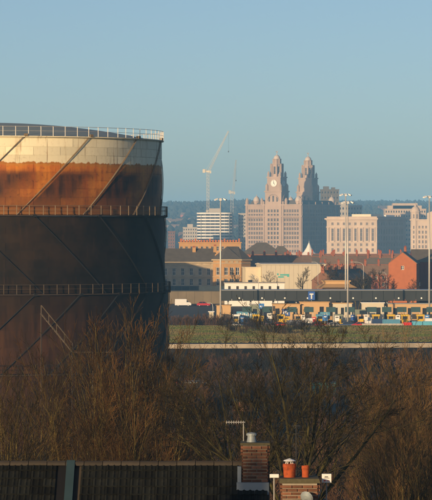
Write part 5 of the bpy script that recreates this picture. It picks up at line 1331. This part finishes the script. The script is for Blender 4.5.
def pot(px, wpx, y0, cow):
    x = X(px, D1) - X(300, D1); r = wpx / 2 * D1 / F; h = Z(y0, D1) - gz1 - st_ - .06
    mb = MB(); mb.lathe([(r * .92, 0), (r * .95, h * .55), (r * .98, h * .6), (r, h * .72), (r * 1.06, h * .78), (r * 1.06, h * .95), (r * .95, h), (r * .75, h), (r * .72, h * .5)], 20, (x, 0, st_ + .06)); p = mb.build('pot', M['terracotta'], c2, smooth=False)
    if cow:
        mb = MB(); z = st_ + .06 + h
        for a in range(4): mb.bar((x + .1 * math.cos(a * 1.57 + .4), .1 * math.sin(a * 1.57 + .4), z - .03), (x + .06 * math.cos(a * 1.57 + .4), .06 * math.sin(a * 1.57 + .4), z + .09), .012, 4)
        mb.lathe([(.0, .12), (.12, .08), (.145, .06), (.12, .05), (0, .07)], 14, (x, 0, z)); mb.build('cowl', M['plastic_white'], p)
pot(289.5, 13, 463.5, True); pot(305.5, 7.5, 465.5, False)
# satellite dish on the stack
ds = thing('satellite_dish', 'pale satellite dish fixed to the front of the brick stack', 'satellite dish', (X(305, D1), D1 - .45, Z(496, D1)))
mb = MB(); Mx = Matrix.Rotation(R(-65), 4, 'X') @ Matrix.Rotation(R(25), 4, 'Y'); b = MB(); b.lathe([(0.0, 0.0), (.07, .007), (.12, .025), (.15, .05), (.155, .05), (.12, .018), (.07, 0), (0, -.01)], 18)
mb.v = [tuple(Mx @ Vector(v) + Vector((0, -.2, 0))) for v in b.v]; mb.f = b.f; mb.m = b.m; mb.build('dish', M['lead'], ds)
mb = MB(); mb.bar((0, -.18, -.02), (0, .02, -.05), .02, 6); mb.bar((0, -.25, -.2), (0, -.5, -.05), .012, 5); mb.box(-.04, .04, -.56, -.46, -.08, 0.0); mb.build('arm', M['steel_grey'], ds)
# white box aerial on a pole
ab = thing('aerial_box', 'square white aerial panel on a thin pole right of the chimney pots', 'aerial', (X(326.5, D1), D1, gz1 + rd - .03))
zz = Z(482.3, D1) - (gz1 + rd - .03); hb_ = 8.6 * D1 / F; wb = 4.7 * D1 / F
mb = MB(); mb.box(-wb, wb, -.06, .04, zz, zz + hb_); mb.build('panel', M['plastic_white'], ab)
mb = MB(); mb.box(-.045, .03, -.068, -.0605, zz + hb_ * .62, zz + hb_ * .72); mb.box(-.06, .06, -.068, -.0605, zz + hb_ * .5, zz + hb_ * .55); mb.build('mark', M['dark_steel'], ab)
mb = MB(); mb.box(-.07, -.02, -.068, -.0605, zz + hb_ * .15, zz + hb_ * .3); mb.box(0, .06, -.068, -.0605, zz + hb_ * .17, zz + hb_ * .25); mb.build('mark', M['lamp_red'], ab)
mb = MB(); mb.bar((0, .06, -.25), (0, .06, zz + hb_ * .8), .018, 6); mb.build('pole', M['steel_grey'], ab)
# white bar aerial left of the pots
ba = thing('bar_aerial', 'short white horizontal aerial just left of the red pots', 'aerial', (X(283, D1), D1 - .2, Z(481, D1)))
mb = MB(); mb.box(X(269.5, D1) - X(283, D1), X(278.5, D1) - X(283, D1), -.03, .03, Z(476.8, D1) - Z(481, D1), Z(473.3, D1) - Z(481, D1)); mb.build('panel', M['plastic_white'], ba)
mb = MB(); mb.bar((X(274, D1) - X(283, D1), .05, Z(476, D1) - Z(481, D1)), (X(274, D1) - X(283, D1), .05, -.6), .018, 6); mb.bar((X(274, D1) - X(283, D1), .05, -.5), (.1, .3, -.5), .018, 6); mb.build('pole', M['steel_grey'], ba)
# yagi aerial above the tall chimney
ya = thing('tv_aerial', 'pale TV aerial with thin elements left above the tall chimney', 'aerial', (X(243.5, D0), D0 - .1, Z(446, D0)))
def q_(px, py, dy=0.0): return (X(px, D0) - X(243.5, D0), dy, Z(py, D0) - Z(446, D0))
mb = MB(); a = q_(243.5, 470); b = q_(243.5, 421.5); mb.bar((a[0], .05, a[2]), (b[0], .05, b[2]), .014, 6); mb.build('pole', M['steel_grey'], ya)
mb = MB(); a, b = q_(226, 422), q_(245, 422); mb.bar(a, b, .012, 5)
for i in range(8):
    x = a[0] + (b[0] - a[0]) * (i + .3) / 8; mb.bar((x, -.12, a[2]), (x, .12, a[2]), .007, 4); mb.bar((x, 0, a[2] - .04), (x, 0, a[2] + .04), .006, 4)
mb.build('boom', M['galv'], ya)
# thin mast behind the pots
wm_ = thing('wire_mast', 'thin dark aerial mast standing behind the red pots', 'aerial', (X(297.5, D1), D1 + 1.2, gz1 + rd - 1.2 * math.tan(slope)))
mb = MB(); zz = Z(425, D1 + 1.2) - wm_.location.z; mb.bar((0, 0, -.15), (0, 0, zz), .009, 5); mb.bar((-.1, 0, zz - .02), (.1, 0, zz - .02), .01, 4); mb.bar((-.06, 0, zz - .2), (.06, 0, zz - .2), .008, 4); mb.build('pole', M['dark_steel'], wm_)
# ---- unseen row of tall houses added behind and left of the viewer to shade the near roofs
for i in range(10):
    x = -130 + i * 10.5; y = -12 + (i * 2.2 if i < 6 else 12 - (i - 6) * 4); 
    if x > -14: y = -40
    zb = ground_z(x, y) - .4
    t = thing('added_shade_house', f'{ordw[i]} tall red brick house added unseen behind the viewer for shade', 'house', (x, y, zb), R(-40), 'added shade houses behind the viewer')
    wd, dp, e, rg2 = 10.2, 10, 12.9, 16.6; mb = MB(); pl = rect(wd, dp)
    ops = grid_ops(wd, 3, [(1.2, 3.0), (4.6, 6.4), (7.8, 9.3), (10.8, 12.2)], 1.2)
    for j in range(4): seg_wall(mb, pl[j], pl[(j + 1) % 4], 0, e, ops if j in (0, 2) else [], .2)
    gables(mb, wd, dp, e, rg2); mb.build('wall', M['red_brick'], t); add_windows(t, pl[0], pl[1], ops, rev=.2); add_windows(t, pl[2], pl[3], ops, rev=.2)
    gable_roof(t, wd, dp, e, rg2, M['slate'], .35); chimney(t, -wd / 2 + .6, dp / 2, rg2 - 1, rg2 + 1.8, .9, 1.6, 'red_brick', 4)
# ================================================================== haze
mb = MB(); mb.box(-2600, 2600, -500, 8700, -8, 112)
hz = mb.build('haze', None); hz['kind'] = 'stuff'; hz['label'] = 'pale blue evening haze over the whole view'
hm = bpy.data.materials.new('haze'); hm.use_nodes = True; n = hm.node_tree.nodes; n.clear()
out = n.new('ShaderNodeOutputMaterial'); pv = n.new('ShaderNodeVolumePrincipled')
pv.inputs['Color'].default_value = (0.22, 0.53, 1.0, 1); pv.inputs['Density'].default_value = 1.15e-4; pv.inputs['Anisotropy'].default_value = -0.3
hm.node_tree.links.new(pv.outputs[0], out.inputs['Volume'])
hz.data.materials.clear(); hz.data.materials.append(hm)
